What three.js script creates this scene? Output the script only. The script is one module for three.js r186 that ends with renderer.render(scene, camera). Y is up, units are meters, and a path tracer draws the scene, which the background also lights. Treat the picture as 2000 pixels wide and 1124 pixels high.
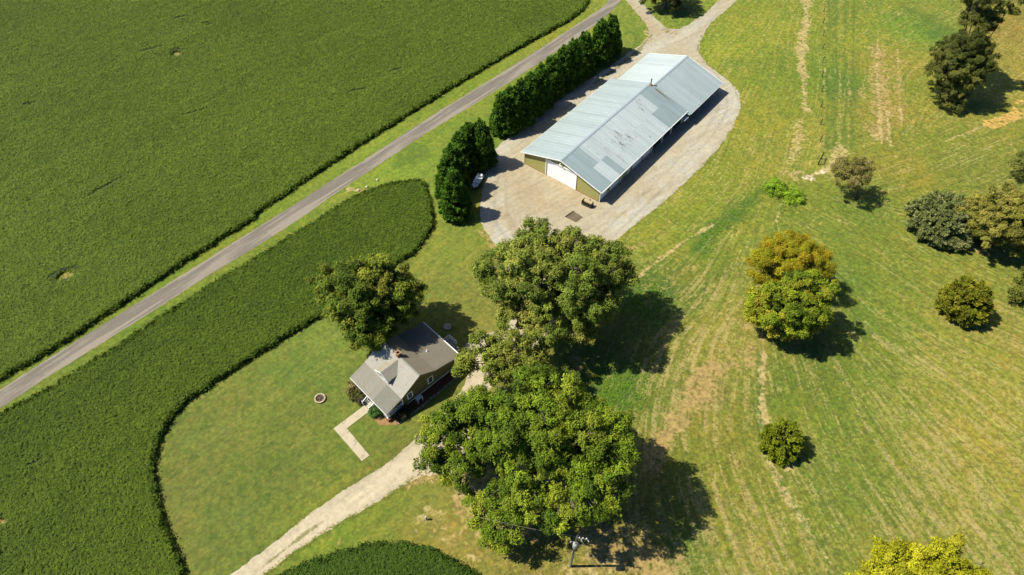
import * as THREE from 'three';
import { mergeGeometries } from 'three/addons/utils/BufferGeometryUtils.js';
import { Sky } from 'three/addons/objects/Sky.js';

// ------------------------------------------------------------------ camera, light, exposure
const EYE = 88, PITCH = 50.31 * Math.PI / 180, FPX = 1345.3;
const scene = new THREE.Scene();
const camera = new THREE.PerspectiveCamera(2 * Math.atan(562 / FPX) * 180 / Math.PI, 1024 / 575, 1, 6000);
camera.position.set(0, EYE, 0);
camera.lookAt(0, EYE - Math.sin(PITCH) * 10, -Math.cos(PITCH) * 10);
const renderer = new THREE.WebGLRenderer({ antialias: true });
renderer.toneMapping = THREE.LinearToneMapping;
renderer.toneMappingExposure = 1.68;
renderer.shadowMap.enabled = true;
renderer.setSize(1024, 575);

const SUN = new THREE.Vector3(-0.735, 1, 0.004).normalize();
const sky = new Sky();
sky.name = 'sky';
sky.scale.setScalar(4500);
sky.material.uniforms.sunPosition.value.copy(SUN);
sky.material.uniforms.turbidity.value = 3;
sky.material.uniforms.rayleigh.value = 0.8;
sky.material.uniforms.mieCoefficient.value = 0.004;
sky.userData.kind = 'structure';
scene.add(sky);
scene.environmentIntensity = 0.1;

const sun = new THREE.DirectionalLight(new THREE.Color(1, 0.94, 0.78), 4.4);
sun.name = 'sun';
sun.position.copy(SUN).multiplyScalar(300).add(new THREE.Vector3(0, 0, -85));
sun.target.position.set(0, 0, -85);
sun.castShadow = true;
sun.shadow.mapSize.set(4096, 4096);
Object.assign(sun.shadow.camera, { left: -170, right: 170, top: 140, bottom: -140, near: 10, far: 700 });
scene.add(sun, sun.target);

// ------------------------------------------------------------------ helpers
function rng(seed) { let a = seed >>> 0; return () => { a = (a + 0x6D2B79F5) | 0; let t = Math.imul(a ^ (a >>> 15), 1 | a); t = (t + Math.imul(t ^ (t >>> 7), 61 | t)) ^ t; return ((t ^ (t >>> 14)) >>> 0) / 4294967296; }; }
const V = (x, y, z) => new THREE.Vector3(x, y, z);
const clamp = (x, a = 0, b = 1) => Math.min(b, Math.max(a, x));
const sst = (a, b, x) => { const t = clamp((x - a) / (b - a)); return t * t * (3 - 2 * t); };
const lerp = (a, b, t) => a + (b - a) * t;
// point of the land where the photograph's survey pixel (2000 x 1124) meets height h
function G(px, py, h = 0) {
  const u = (px - 1000) / FPX, v = (562 - py) / FPX, c = Math.cos(PITCH), s = Math.sin(PITCH);
  const t = (h - EYE) / (v * c - s);
  return V(u * t, h, -(c + v * s) * t);
}
const GP = (list) => list.map(([x, y]) => { const p = G(x, y); return [p.x, p.z]; });
const lin = (c) => { c /= 255; return c <= 0.04045 ? c / 12.92 : ((c + 0.055) / 1.055) ** 2.4; };
const KSUN = 1.95;                                  // display value of a white flat surface in full sun
const T = (r, g, b, k = 1) => [lin(r) * k / KSUN, lin(g) * k / (KSUN * 1.03), lin(b) * k / (KSUN * 1.04)];
const TC = (r, g, b, k = 1) => new THREE.Color().setRGB(...T(r, g, b, k));
function mat(color, rough = 0.8, extra = {}) { return new THREE.MeshStandardMaterial({ color, roughness: rough, side: THREE.DoubleSide, ...extra }); }

const used = new Map();
function numbered(name) { const n = used.get(name) ?? 0; used.set(name, n + 1); return n ? `${name}_${String(n).padStart(3, '0')}` : name; }
function shadows(o) { o.castShadow = true; o.receiveShadow = true; return o; }
function tag(o, label, category, group) { o.userData.label = label; if (category) o.userData.category = category; if (group) o.userData.group = group; return o; }
function thing(name, label, category, pos = [0, 0, 0], turn = 0, group) {
  const o = new THREE.Group(); o.name = numbered(name); o.position.set(...pos); o.rotation.y = turn; scene.add(o);
  return tag(o, label, category, group);
}
function part(name, geos, m, parent, label) {
  const list = [].concat(geos).map((g) => { g = g.index ? g.toNonIndexed() : g; for (const k of Object.keys(g.attributes)) if (!['position', 'normal', 'uv'].includes(k)) g.deleteAttribute(k); return g; });
  const o = shadows(new THREE.Mesh(list.length > 1 ? mergeGeometries(list) : list[0], m)); o.name = name;
  if (label) o.userData.label = label;
  parent.add(o); return o;
}
function parts(name, geos, m, parent) { return geos.map((g) => part(name, g, m, parent)); }
function struct(name, geos, m) { const o = part(numbered(name), geos, m, scene); o.userData.kind = 'structure'; return o; }
// box from corner to corner
function bx(x0, x1, y0, y1, z0, z1) { const g = new THREE.BoxGeometry(Math.abs(x1 - x0), Math.abs(y1 - y0), Math.abs(z1 - z0)); g.translate((x0 + x1) / 2, (y0 + y1) / 2, (z0 + z1) / 2); return g; }
function bar(a, b, w, h = w) {
  const d = b.clone().sub(a), L = d.length(), g = new THREE.BoxGeometry(w, h, L);
  const q = new THREE.Quaternion().setFromRotationMatrix(new THREE.Matrix4().lookAt(a, b, Math.abs(d.y) > 0.98 * L ? V(1, 0, 0) : V(0, 1, 0)));
  g.applyQuaternion(q); g.translate((a.x + b.x) / 2, (a.y + b.y) / 2, (a.z + b.z) / 2); return g;
}
function rod(a, b, r0, r1 = r0, n = 7) {
  const d = b.clone().sub(a), L = d.length(), g = new THREE.CylinderGeometry(r1, r0, L, n);
  g.applyQuaternion(new THREE.Quaternion().setFromUnitVectors(V(0, 1, 0), d.normalize())); g.translate((a.x + b.x) / 2, (a.y + b.y) / 2, (a.z + b.z) / 2); return g;
}
// thick plate whose top is the given polygon (counter-clockwise from above)
function slab(pts, t) {
  const n = pts.length, nor = pts[1].clone().sub(pts[0]).cross(pts[n - 1].clone().sub(pts[0])).normalize();
  const eu = pts[1].clone().sub(pts[0]).normalize(), ev = nor.clone().cross(eu), lo = pts.map((p) => p.clone().addScaledVector(nor, -t));
  const P = [], U = [];
  const tri = (a, b, c, k = 0) => { for (const p of [a, b, c]) { P.push(p.x, p.y, p.z); const d = p.clone().sub(pts[0]); U.push(d.dot(eu) + (k ? d.dot(nor) : 0), d.dot(ev)); } };
  for (let i = 1; i < n - 1; i++) { tri(pts[0], pts[i], pts[i + 1]); tri(lo[0], lo[i + 1], lo[i]); }
  for (let i = 0; i < n; i++) { const j = (i + 1) % n; tri(pts[i], lo[i], pts[j], 1); tri(pts[j], lo[i], lo[j], 1); }
  const g = new THREE.BufferGeometry(); g.setAttribute('position', new THREE.Float32BufferAttribute(P, 3)); g.setAttribute('uv', new THREE.Float32BufferAttribute(U, 2)); g.computeVertexNormals(); return g;
}
function taper(points, radii, sides = 7) {
  const P = [], I = [], U = [], n = points.length; let ref = V(1, 0, 0.3).normalize();
  for (let i = 0; i < n; i++) {
    const d = points[Math.min(n - 1, i + 1)].clone().sub(points[Math.max(0, i - 1)]).normalize();
    const a = ref.clone().addScaledVector(d, -ref.dot(d)).normalize(), b = d.clone().cross(a); ref = a;
    for (let k = 0; k <= sides; k++) { const t = k / sides * Math.PI * 2, p = points[i].clone().addScaledVector(a, Math.cos(t) * radii[i]).addScaledVector(b, Math.sin(t) * radii[i]); P.push(p.x, p.y, p.z); U.push(k / sides, i); }
  }
  for (let i = 0; i < n - 1; i++) for (let k = 0; k < sides; k++) { const a = i * (sides + 1) + k, b = a + sides + 1; I.push(a, a + 1, b, a + 1, b + 1, b); }
  const g = new THREE.BufferGeometry(); g.setAttribute('position', new THREE.Float32BufferAttribute(P, 3)); g.setAttribute('uv', new THREE.Float32BufferAttribute(U, 2)); g.setIndex(I); g.computeVertexNormals(); return g;
}
// tileable noise tables
const TN = 512, TM = TN - 1;
function tableFbm(seed, base, oct, gain = 0.55) {
  const r = rng(seed), out = new Float32Array(TN * TN); let amp = 1, sum = 0;
  for (let o = 0, f = base; o < oct && f <= TN; o++, f *= 2, amp *= gain) {
    const lat = Float32Array.from({ length: f * f }, () => r()), s = TN / f;
    for (let y = 0; y < TN; y++) { const fy = y / s, y0 = fy | 0, ty = fy - y0, sy = ty * ty * (3 - 2 * ty), y1 = (y0 + 1) % f;
      for (let x = 0; x < TN; x++) { const fx = x / s, x0 = fx | 0, tx = fx - x0, sx = tx * tx * (3 - 2 * tx), x1 = (x0 + 1) % f;
        out[y * TN + x] += amp * lerp(lerp(lat[y0 * f + x0], lat[y0 * f + x1], sx), lerp(lat[y1 * f + x0], lat[y1 * f + x1], sx), sy); } }
    sum += amp;
  }
  let mn = 9, mx = -9; for (const v of out) { mn = Math.min(mn, v); mx = Math.max(mx, v); }
  return out.map((v) => (v - mn) / (mx - mn));
}
const FA = tableFbm(11, 4, 7), FB = tableFbm(23, 16, 5, 0.6), FW = tableFbm(37, 256, 2, 0.8);
function smp(tab, x, y) {            // bilinear, x and y in table cells
  const xf = Math.floor(x), yf = Math.floor(y), tx = x - xf, ty = y - yf, x0 = xf & TM, y0 = (yf & TM) * TN, x1 = (xf + 1) & TM, y1 = ((yf + 1) & TM) * TN;
  return (tab[y0 + x0] * (1 - tx) + tab[y0 + x1] * tx) * (1 - ty) + (tab[y1 + x0] * (1 - tx) + tab[y1 + x1] * tx) * ty;
}
const fa = (x, z, period) => smp(FA, x * TN / period, z * TN / period), fb = (x, z, period) => smp(FB, x * TN / period, z * TN / period);
function inside(poly, x, z) { let c = false; for (let i = 0, j = poly.length - 1; i < poly.length; j = i++) { const [xi, zi] = poly[i], [xj, zj] = poly[j]; if ((zi > z) !== (zj > z) && x < (xj - xi) * (z - zi) / (zj - zi) + xi) c = !c; } return c; }
function smooth(poly, times = 2, closed = true) { for (let k = 0; k < times; k++) { const o = []; for (let i = 0; i < poly.length - (closed ? 0 : 1); i++) { const a = poly[i], b = poly[(i + 1) % poly.length]; o.push([a[0] * .75 + b[0] * .25, a[1] * .75 + b[1] * .25], [a[0] * .25 + b[0] * .75, a[1] * .25 + b[1] * .75]); } poly = o; } return poly; }
function ragged(poly, step, amp, period, seed = 0) {
  const o = [];
  for (let i = 0; i < poly.length; i++) {
    const a = poly[i], b = poly[(i + 1) % poly.length], L = Math.hypot(b[0] - a[0], b[1] - a[1]), n = Math.max(1, Math.round(L / step));
    for (let k = 0; k < n; k++) { const x = lerp(a[0], b[0], k / n), z = lerp(a[1], b[1], k / n); o.push([x + amp * 2 * (fb(x + seed, z, period) - .5), z + amp * 2 * (fb(x, z + 31 + seed, period) - .5)]); }
  }
  return o;
}
function sheet(poly, y, uv = (x, z) => [x, z], holes = []) {
  const shp = new THREE.Shape(poly.map(([x, z]) => new THREE.Vector2(x, -z))); for (const h of holes) shp.holes.push(new THREE.Path(h.map(([x, z]) => new THREE.Vector2(x, -z))));
  const g = new THREE.ShapeGeometry(shp), p = g.attributes.position;
  g.rotateX(-Math.PI / 2);
  for (let i = 0; i < p.count; i++) { p.setY(i, y); g.attributes.uv.setXY(i, ...uv(p.getX(i), p.getZ(i))); }
  g.computeVertexNormals(); return g;
}
function dataTex(w, h, f, srgb = true) {
  const d = new Uint8Array(w * h * 4), o = [0, 0, 0];
  const enc = Float32Array.from({ length: 4097 }, (_, i) => { const c = i / 4096; return 255 * (c <= 0.0031308 ? c * 12.92 : 1.055 * c ** (1 / 2.4) - 0.055); });
  for (let j = 0; j < h; j++) for (let i = 0; i < w; i++) { f(i, j, o); const k = (j * w + i) * 4; for (let c = 0; c < 3; c++) d[k + c] = srgb ? enc[clamp(o[c]) * 4096 | 0] : clamp(o[c]) * 255; d[k + 3] = 255; }
  const t = new THREE.DataTexture(d, w, h); t.magFilter = THREE.LinearFilter; t.minFilter = THREE.LinearMipmapLinearFilter; t.generateMipmaps = true; if (srgb) t.colorSpace = THREE.SRGBColorSpace; t.wrapS = t.wrapT = THREE.RepeatWrapping; t.needsUpdate = true; return t;
}
const grainTex = dataTex(TN, TN, (i, j, o) => { o[0] = o[1] = o[2] = 0.5 * FB[j * TN + i] + 0.5 * FW[j * TN + i]; }, false);
const rep = (t, x, y = x) => { const c = t.clone(); c.repeat.set(x, y); c.needsUpdate = true; return c; };

// ------------------------------------------------------------------ outlines surveyed from the photograph
const FIELD1 = GP([[-420, 980], [0, 741], [100, 684], [200, 618], [330, 531], [430, 466], [494, 428], [498, 417], [560, 376], [700, 283], [850, 190], [1000, 100], [1100, 46], [1135, 20], [1148, 0], [1160, -30], [700, -60], [0, -60], [-420, 0]]);
const FIELD2 = smooth(GP([[0, 815], [100, 763], [230, 680], [350, 602], [480, 522], [600, 447], [690, 390], [740, 368], [790, 359], [826, 355], [833, 385], [842, 420], [842, 440], [828, 466], [805, 494], [770, 517], [700, 562], [640, 606], [560, 655], [480, 705], [400, 757], [342, 800], [310, 852], [297, 890], [297, 940], [310, 1000], [335, 1070], [355, 1128], [380, 1230], [-200, 1230], [-260, 960]]), 1);
const FIELD3 = smooth(GP([[540, 1132], [620, 1096], [690, 1073], [780, 1063], [845, 1078], [890, 1106], [935, 1128], [990, 1230], [420, 1230]]), 1);
const ROAD = GP([[-300, 950], [0, 761], [82, 708], [223, 620], [400, 509], [485, 455], [571, 402.5], [656, 347], [730, 301], [820, 240], [973, 146], [1088, 73.5], [1150, 32], [1172, 18], [1190, 0], [1212, -30], [1240, -30], [1213, 0], [1197, 20], [1160, 50], [1126, 75.5], [973, 175], [820, 267], [773, 300], [656, 377], [571, 437], [485, 491], [400, 542], [279, 620], [82, 743], [0, 798], [-300, 990]]);
const YARD = GP([[1452, -12], [1440, 0], [1415, 22], [1390, 42], [1371, 70], [1363, 95], [1374, 120], [1400, 140], [1430, 163], [1445, 185], [1447, 205], [1440, 230], [1420, 265], [1390, 305], [1340, 355], [1290, 400], [1240, 440], [1205, 465], [1185, 500], [1150, 550], [1110, 600], [1075, 645], [1050, 672], [1010, 700], [975, 730], [950, 770], [930, 810], [918, 860], [915, 905], [897, 924], [848, 926], [800, 938], [759, 967], [691, 1006], [640, 1034], [575, 1078], [513, 1124], [440, 1180], [370, 1180], [445, 1124], [523, 1068], [592, 1013], [660, 962], [759, 904], [817, 851], [859, 813], [895, 772], [912, 735], [903, 700], [905, 672], [940, 655], [985, 638], [1008, 615], [1008, 580], [996, 540], [983, 497], [960, 470], [943, 445], [936, 420], [938, 390], [950, 330], [965, 288], [1000, 262], [1100, 188], [1238, 98], [1264, 75], [1268, 60], [1258, 42], [1243, 25], [1222, 0], [1214, -12], [1242, -12], [1250, 0], [1270, 24], [1288, 44], [1312, 60], [1340, 50], [1360, 38], [1385, 20], [1405, 0], [1416, -12]]);

// ------------------------------------------------------------------ ground: one sheet with grass colour surveyed over the land
const DX0 = -140, DX1 = 140, DZ0 = -176, DZ1 = -21, NX = 2048, NZ = 1024, CX = (DX1 - DX0) / NX, CZ = (DZ1 - DZ0) / NZ;
const field = () => new Float32Array(NX * NZ);
function stamp(arr, pts, w, val = 1, rag = 0.5) {           // soft, ragged polyline; pts in survey pixels, w half-width in metres
  const q = GP(pts);
  for (let s = 0; s < Math.max(1, q.length - 1); s++) {
    const [ax, az] = q[s], [bx_, bz] = q[Math.min(q.length - 1, s + 1)], m = w * 2.2;
    const i0 = Math.max(0, ((Math.min(ax, bx_) - m - DX0) / CX) | 0), i1 = Math.min(NX - 1, ((Math.max(ax, bx_) + m - DX0) / CX) | 0), j0 = Math.max(0, ((Math.min(az, bz) - m - DZ0) / CZ) | 0), j1 = Math.min(NZ - 1, ((Math.max(az, bz) + m - DZ0) / CZ) | 0);
    const dx = bx_ - ax, dz = bz - az, L2 = dx * dx + dz * dz || 1e-9;
    for (let j = j0; j <= j1; j++) for (let i = i0; i <= i1; i++) {
      const x = DX0 + i * CX, z = DZ0 + j * CZ, t = clamp(((x - ax) * dx + (z - az) * dz) / L2), d = Math.hypot(x - ax - dx * t, z - az - dz * t) / w + rag * 2 * (fa(x, z, 40) - .5) + rag * 1.2 * (fb(x, z, 16) - .5);
      const k = j * NX + i, v = val * (1 - sst(0.0, 1.25, d)); if (v > arr[k]) arr[k] = v;
    }
  }
}
const hay = field(), straw = field(), soil = field(), white = field(), lush = field(), orange = field();
// bare and worn places
stamp(straw, [[1578, -10], [1570, 60], [1566, 120], [1570, 180], [1573, 215]], 1.5, 1, .9);
stamp(straw, [[1560, 230], [1556, 290], [1540, 320]], 1.3, .7, 1);
stamp(white, [[1572, 346], [1584, 347]], 1.5, 1, .7); stamp(white, [[1596, 338], [1606, 336]], 1.0, .8, 1.1); stamp(straw, [[1555, 350], [1600, 338], [1625, 322], [1645, 288]], 1.2, .8, 1.2);
stamp(straw, [[1530, 335], [1640, 345]], 1.8, .6, 1.1);
stamp(orange, [[1930, 241], [1965, 232], [1990, 224], [2010, 215]], 1.9, 1, .9); stamp(orange, [[1990, 222], [1978, 204], [1995, 198]], 1.3, .9, 1); stamp(straw, [[1840, 278], [1885, 260], [1935, 240]], .55, .9, .8);
stamp(soil, [[1400, 690], [1360, 760], [1330, 810], [1300, 862], [1285, 878]], 1.9, 1, 1); stamp(soil, [[1330, 800], [1300, 860]], 1.6, 1, .9);
stamp(orange, [[1148, 738], [1152, 746]], .95, 1, .9); stamp(soil, [[1120, 705], [1150, 735]], 1.1, .8, 1.1);
stamp(soil, [[1430, 715], [1470, 712]], 1.7, .6, 1.2); stamp(soil, [[1380, 760], [1410, 720], [1440, 690]], 2.4, .5, 1.3);
stamp(soil, [[985, 1045], [1020, 1030], [1060, 1045], [1040, 1090]], 3.2, .85, 1.1); stamp(soil, [[1090, 1000], [1150, 1040], [1220, 1060]], 3.6, .6, 1.2); stamp(straw, [[900, 935], [940, 985], [960, 1040], [985, 1110]], 1.9, .8, 1.2); stamp(soil, [[930, 960], [955, 1010]], 1.8, .7, 1.2);
stamp(straw, [[840, 1000], [870, 1050], [920, 1085], [960, 1120]], 2.2, .55, 1.4); stamp(soil, [[780, 945], [850, 935], [900, 940]], 1.1, .7, 1.1);
stamp(soil, [[1180, 870], [1270, 890]], 2.6, .75, 1.2); stamp(straw, [[1090, 1115], [1180, 1115]], 2.2, .7, 1.3);
stamp(soil, [[1480, 600], [1470, 640], [1490, 665]], 2.4, .5, 1.2); stamp(straw, [[1490, 690], [1488, 740], [1488, 800], [1497, 850], [1500, 900], [1530, 960], [1570, 1020], [1640, 1130]], .85, 1, .7);
stamp(straw, [[1500, 890], [1540, 905]], 1.3, .7, 1.1); stamp(straw, [[1845, 598], [1862, 625]], 1.3, .9, 1); stamp(straw, [[1530, 500], [1516, 430], [1530, 385]], .5, .8, .9);
stamp(straw, [[1715, 60], [1712, 140], [1716, 200], [1722, 280]], .5, .9, 1.1); stamp(straw, [[1733, 220], [1740, 285]], .5, .9, 1); stamp(straw, [[1752, 90], [1757, 200], [1765, 280]], .4, .7, 1.2); stamp(straw, [[1700, 20], [1770, 30]], 2.2, .4, 1.4); stamp(straw, [[1710, 270], [1770, 275]], 1.6, .6, 1.2); stamp(soil, [[1712, 90], [1728, 265]], 4.2, .62, 1.0); stamp(soil, [[1750, 120], [1758, 270]], 2.6, .5, 1.1); for (const x of [1620, 1634, 1652, 1668]) stamp(lush, [[x, -10], [x - 2, 120], [x - 4, 290]], .55, .6, .9); for (const x of [1612, 1643, 1660, 1690]) stamp(straw, [[x, -10], [x - 2, 120], [x - 3, 290]], .3, .5, .9);
stamp(soil, [[1200, 490], [1260, 475], [1300, 440]], 1.4, .55, 1.3); stamp(straw, [[1240, 545], [1290, 505], [1330, 475], [1390, 440]], .45, .9, 1); stamp(soil, [[1275, 560], [1340, 520]], 2.6, .4, 1.2);
stamp(soil, [[930, 640], [990, 625], [1040, 680]], 2.2, .6, 1.3); stamp(straw, [[680, 370], [712, 372]], .8, 1, .8); stamp(soil, [[826, 360], [836, 395], [842, 420]], .55, .9, 1); stamp(soil, [[945, 455], [985, 520], [1000, 560]], 1.3, .7, 1);
stamp(straw, [[1262, 60], [1262, 95], [1240, 108]], 1.0, .7, 1.1); stamp(straw, [[1285, 52], [1312, 66]], 1.3, .7, 1.2); stamp(straw, [[1820, 470], [1900, 480]], 2.0, .6, 1.2); stamp(soil, [[1850, 462], [1930, 490]], 1.7, .5, 1.2);
stamp(straw, [[1175, 115], [1262, 90]], 1.2, .0, 1);
stamp(soil, [[128, 540], [135, 536]], 1.4, 1, .7); stamp(soil, [[345, 105], [352, 112]], 1.3, .9, .8); stamp(soil, [[0, 1022], [8, 1020]], .9, .9, .8); stamp(soil, [[405, 50], [412, 52]], .8, .9, .8);
for (const [x, y] of [[890, 700], [640, 1050], [1420, 520], [1640, 390], [1600, 640], [1830, 850], [1690, 690]]) stamp(soil, [[x, y], [x + 14, y + 6]], .9, .35, 1.3);
stamp(soil, [[930, 950], [960, 1010], [1000, 1050], [1060, 1060]], 4.2, .95, .9); stamp(soil, [[1010, 1040], [1020, 1110]], 3.6, .85, 1); stamp(soil, [[1120, 1050], [1200, 1080], [1260, 1100]], 3.4, .8, 1.1); stamp(soil, [[1395, 700], [1350, 775], [1318, 830], [1290, 872]], 2.6, 1, .6); stamp(soil, [[1230, 870], [1280, 885], [1270, 920]], 2.4, .8, 1); stamp(soil, [[1415, 640], [1480, 640], [1470, 690]], 2.8, .55, 1.2);
// lush places
stamp(lush, [[1260, 590], [1285, 560]], 3.2, .95, 1); stamp(lush, [[1360, 490], [1420, 430], [1500, 365]], 1.8, .8, 1.2); stamp(lush, [[1180, 790], [1210, 770], [1230, 740]], 3.6, .95, 1.1); stamp(lush, [[1100, 700], [1180, 760]], 2.2, .5, 1.3);
stamp(lush, [[1481, 690], [1482, 800], [1492, 880], [1520, 940], [1560, 1005], [1625, 1115]], .5, .9, 1); stamp(lush, [[1517, 440], [1505, 480]], .6, .9, 1); stamp(lush, [[1660, 160], [1664, 220]], 2, .5, 1.3); stamp(lush, [[1780, 20], [1850, 60]], 4, .55, 1.3); stamp(lush, [[1630, 0], [1625, 250]], 1.0, .5, 1);
stamp(lush, [[780, 320], [810, 300]], 2.2, .6, 1.2); stamp(lush, [[1240, 60], [1250, 100]], 2, .4, 1.2); stamp(lush, [[1880, 205], [1930, 200]], 3, .6, 1.2); stamp(lush, [[1420, 130], [1520, 120]], 3, .35, 1.3); stamp(lush, [[1500, 280], [1440, 320]], 2, .3, 1.2); stamp(lush, [[1580, 690], [1620, 680]], 3, .4, 1.3); stamp(lush, [[1300, 980], [1350, 1060]], 3, .4, 1.3);
// mowing direction over the land
const DIR = [[1455, 75, 1515, 15], [1400, 200, 1440, 130], [1531, 300, 1549, 212], [1565, 100, 1566, 0], [1640, 150, 1638, 0], [1720, 200, 1715, 50], [1820, 100, 1880, 75], [1900, 250, 1990, 215], [1960, 100, 2000, 70], [1900, 320, 1990, 280], [1720, 330, 1790, 310], [1280, 520, 1400, 430], [1330, 600, 1430, 510], [1250, 760, 1290, 640], [1240, 840, 1252, 740], [1320, 900, 1300, 780], [1350, 1000, 1320, 900], [1400, 780, 1415, 680], [1400, 1000, 1360, 880], [1450, 1080, 1400, 980], [1440, 560, 1480, 470], [1500, 560, 1510, 480], [1340, 400, 1420, 330], [1540, 900, 1600, 1010], [1620, 760, 1600, 680], [1700, 760, 1790, 870], [1850, 950, 1950, 1080], [1900, 800, 2000, 880], [1900, 650, 2000, 690], [1750, 500, 1830, 550], [1650, 450, 1720, 480], [1700, 1000, 1760, 1090], [1640, 620, 1700, 680], [1780, 680, 1860, 730], [500, 1090, 760, 900], [450, 900, 600, 800], [700, 850, 800, 780], [880, 520, 960, 460], [650, 1030, 780, 950], [830, 330, 930, 260], [560, 720, 660, 660], [1240, 60, 1250, 20], [1130, 1090, 1200, 1060]].map(([a, b, c, d]) => { const p = G(a, b), q = G(c, d), t = Math.atan2(q.z - p.z, q.x - p.x); return [p.x, p.z, Math.cos(2 * t), Math.sin(2 * t)]; });
// grass colour, as read where the sun falls on it
const COL = [[400, 850, 125, 132, 68], [350, 950, 128, 130, 70], [450, 1050, 122, 130, 65], [560, 930, 115, 125, 60], [600, 830, 118, 128, 58], [560, 720, 120, 135, 65], [650, 650, 135, 145, 70], [690, 850, 118, 135, 55], [760, 890, 125, 125, 60], [900, 560, 135, 138, 70], [880, 480, 145, 150, 70], [860, 420, 150, 155, 72], [960, 600, 140, 135, 70], [850, 330, 135, 150, 55], [800, 330, 150, 165, 60], [950, 230, 135, 150, 55], [1230, 60, 135, 150, 60], [1310, 40, 130, 148, 55], [980, 630, 150, 145, 85],
  [500, 440, 135, 150, 42], [300, 560, 132, 148, 40], [100, 690, 130, 145, 42], [900, 170, 140, 152, 45], [1100, 60, 150, 155, 50], [300, 660, 130, 145, 50], [500, 510, 132, 142, 48], [100, 760, 128, 140, 50],
  [650, 1030, 135, 150, 50], [750, 1000, 140, 145, 60], [850, 960, 150, 145, 80], [830, 1050, 150, 140, 75], [920, 1080, 162, 144, 88], [950, 1000, 158, 142, 88], [1010, 1030, 158, 136, 86], [1060, 1090, 156, 140, 80], [1150, 1110, 160, 144, 84], [1240, 890, 160, 138, 84],
  [1280, 470, 165, 160, 75], [1350, 420, 150, 155, 60], [1330, 380, 165, 160, 70], [1450, 330, 155, 155, 62], [1420, 100, 160, 165, 60], [1480, 60, 160, 160, 62], [1450, 220, 160, 158, 70], [1500, 130, 140, 150, 50], [1540, 250, 160, 155, 65], [1600, 100, 140, 150, 55], [1640, 150, 122, 145, 45], [1680, 80, 150, 155, 60], [1740, 120, 168, 152, 75], [1740, 220, 162, 148, 75], [1800, 60, 120, 150, 50], [1850, 30, 145, 150, 65], [1980, 100, 175, 150, 85], [1960, 60, 170, 140, 80], [1820, 180, 150, 150, 60], [1800, 260, 150, 148, 65], [1900, 330, 140, 140, 68], [1750, 330, 150, 145, 62],
  [1320, 520, 115, 135, 50], [1300, 560, 108, 122, 55], [1270, 590, 85, 125, 35], [1380, 470, 105, 138, 42], [1350, 560, 120, 130, 55], [1430, 470, 150, 150, 65], [1400, 600, 145, 145, 70], [1430, 650, 158, 150, 80], [1200, 760, 92, 125, 42], [1240, 770, 110, 130, 50], [1300, 760, 130, 135, 60], [1400, 720, 160, 148, 82], [1380, 830, 152, 144, 75], [1350, 950, 140, 140, 65], [1420, 900, 140, 138, 62], [1440, 1000, 145, 140, 70], [1400, 1080, 135, 140, 60], [1500, 1050, 150, 145, 75], [1560, 1090, 140, 140, 65], [1470, 560, 150, 145, 75], [1480, 650, 158, 145, 85], [1600, 470, 135, 145, 65], [1650, 420, 130, 140, 55], [1700, 420, 125, 140, 55], [1750, 480, 140, 145, 65], [1650, 560, 112, 135, 55], [1700, 620, 120, 140, 55], [1750, 600, 140, 145, 65], [1690, 720, 120, 138, 50], [1560, 740, 115, 130, 50], [1540, 800, 130, 140, 60], [1620, 800, 120, 138, 55], [1700, 850, 130, 140, 62], [1800, 800, 150, 150, 75], [1900, 700, 168, 158, 85], [1950, 650, 160, 150, 80], [1980, 800, 172, 160, 85], [1850, 900, 164, 154, 75], [1950, 950, 160, 152, 75], [1880, 790, 166, 156, 76], [1750, 950, 140, 142, 68], [1650, 950, 125, 138, 65], [1700, 1050, 140, 142, 70], [1960, 1080, 150, 148, 75], [1600, 1000, 130, 140, 60], [1600, 320, 168, 160, 88], [1550, 340, 150, 150, 70]].map(([a, b, r, g, bl]) => { const p = G(a, b); return [p.x, p.z, ...T(r, g, bl)]; });
const CG = 96, cgx = (DX1 - DX0) / (CG - 1), cgz = (DZ1 - DZ0) / (CG - 1), cgrid = new Float32Array(CG * CG * 5);
for (let j = 0; j < CG; j++) for (let i = 0; i < CG; i++) {
  const x = DX0 + i * cgx, z = DZ0 + j * cgz, k = (j * CG + i) * 5; let w = 0, wd = 0;
  for (const c of COL) { const q = 1 / (((x - c[0]) ** 2 + (z - c[1]) ** 2 + 6) ** 1.5); w += q; for (let n = 0; n < 3; n++) cgrid[k + n] += q * c[2 + n]; }
  for (let n = 0; n < 3; n++) cgrid[k + n] /= w;
  for (const c of DIR) { const q = 1 / (((x - c[0]) ** 2 + (z - c[1]) ** 2 + 10) ** 1.6); wd += q; cgrid[k + 3] += q * c[2]; cgrid[k + 4] += q * c[3]; }
  cgrid[k + 3] /= wd; cgrid[k + 4] /= wd;
}
function cg(x, z, n) { const fx = clamp((x - DX0) / cgx, 0, CG - 1.001), fz = clamp((z - DZ0) / cgz, 0, CG - 1.001), i = fx | 0, j = fz | 0, tx = fx - i, tz = fz - j, k = (j * CG + i) * 5 + n; return lerp(lerp(cgrid[k], cgrid[k + 5], tx), lerp(cgrid[k + CG * 5], cgrid[k + CG * 5 + 5], tx), tz); }
function flow(x, z) { const t = Math.atan2(cg(x, z, 4), cg(x, z, 3)) / 2; return [Math.cos(t), Math.sin(t)]; }
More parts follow.
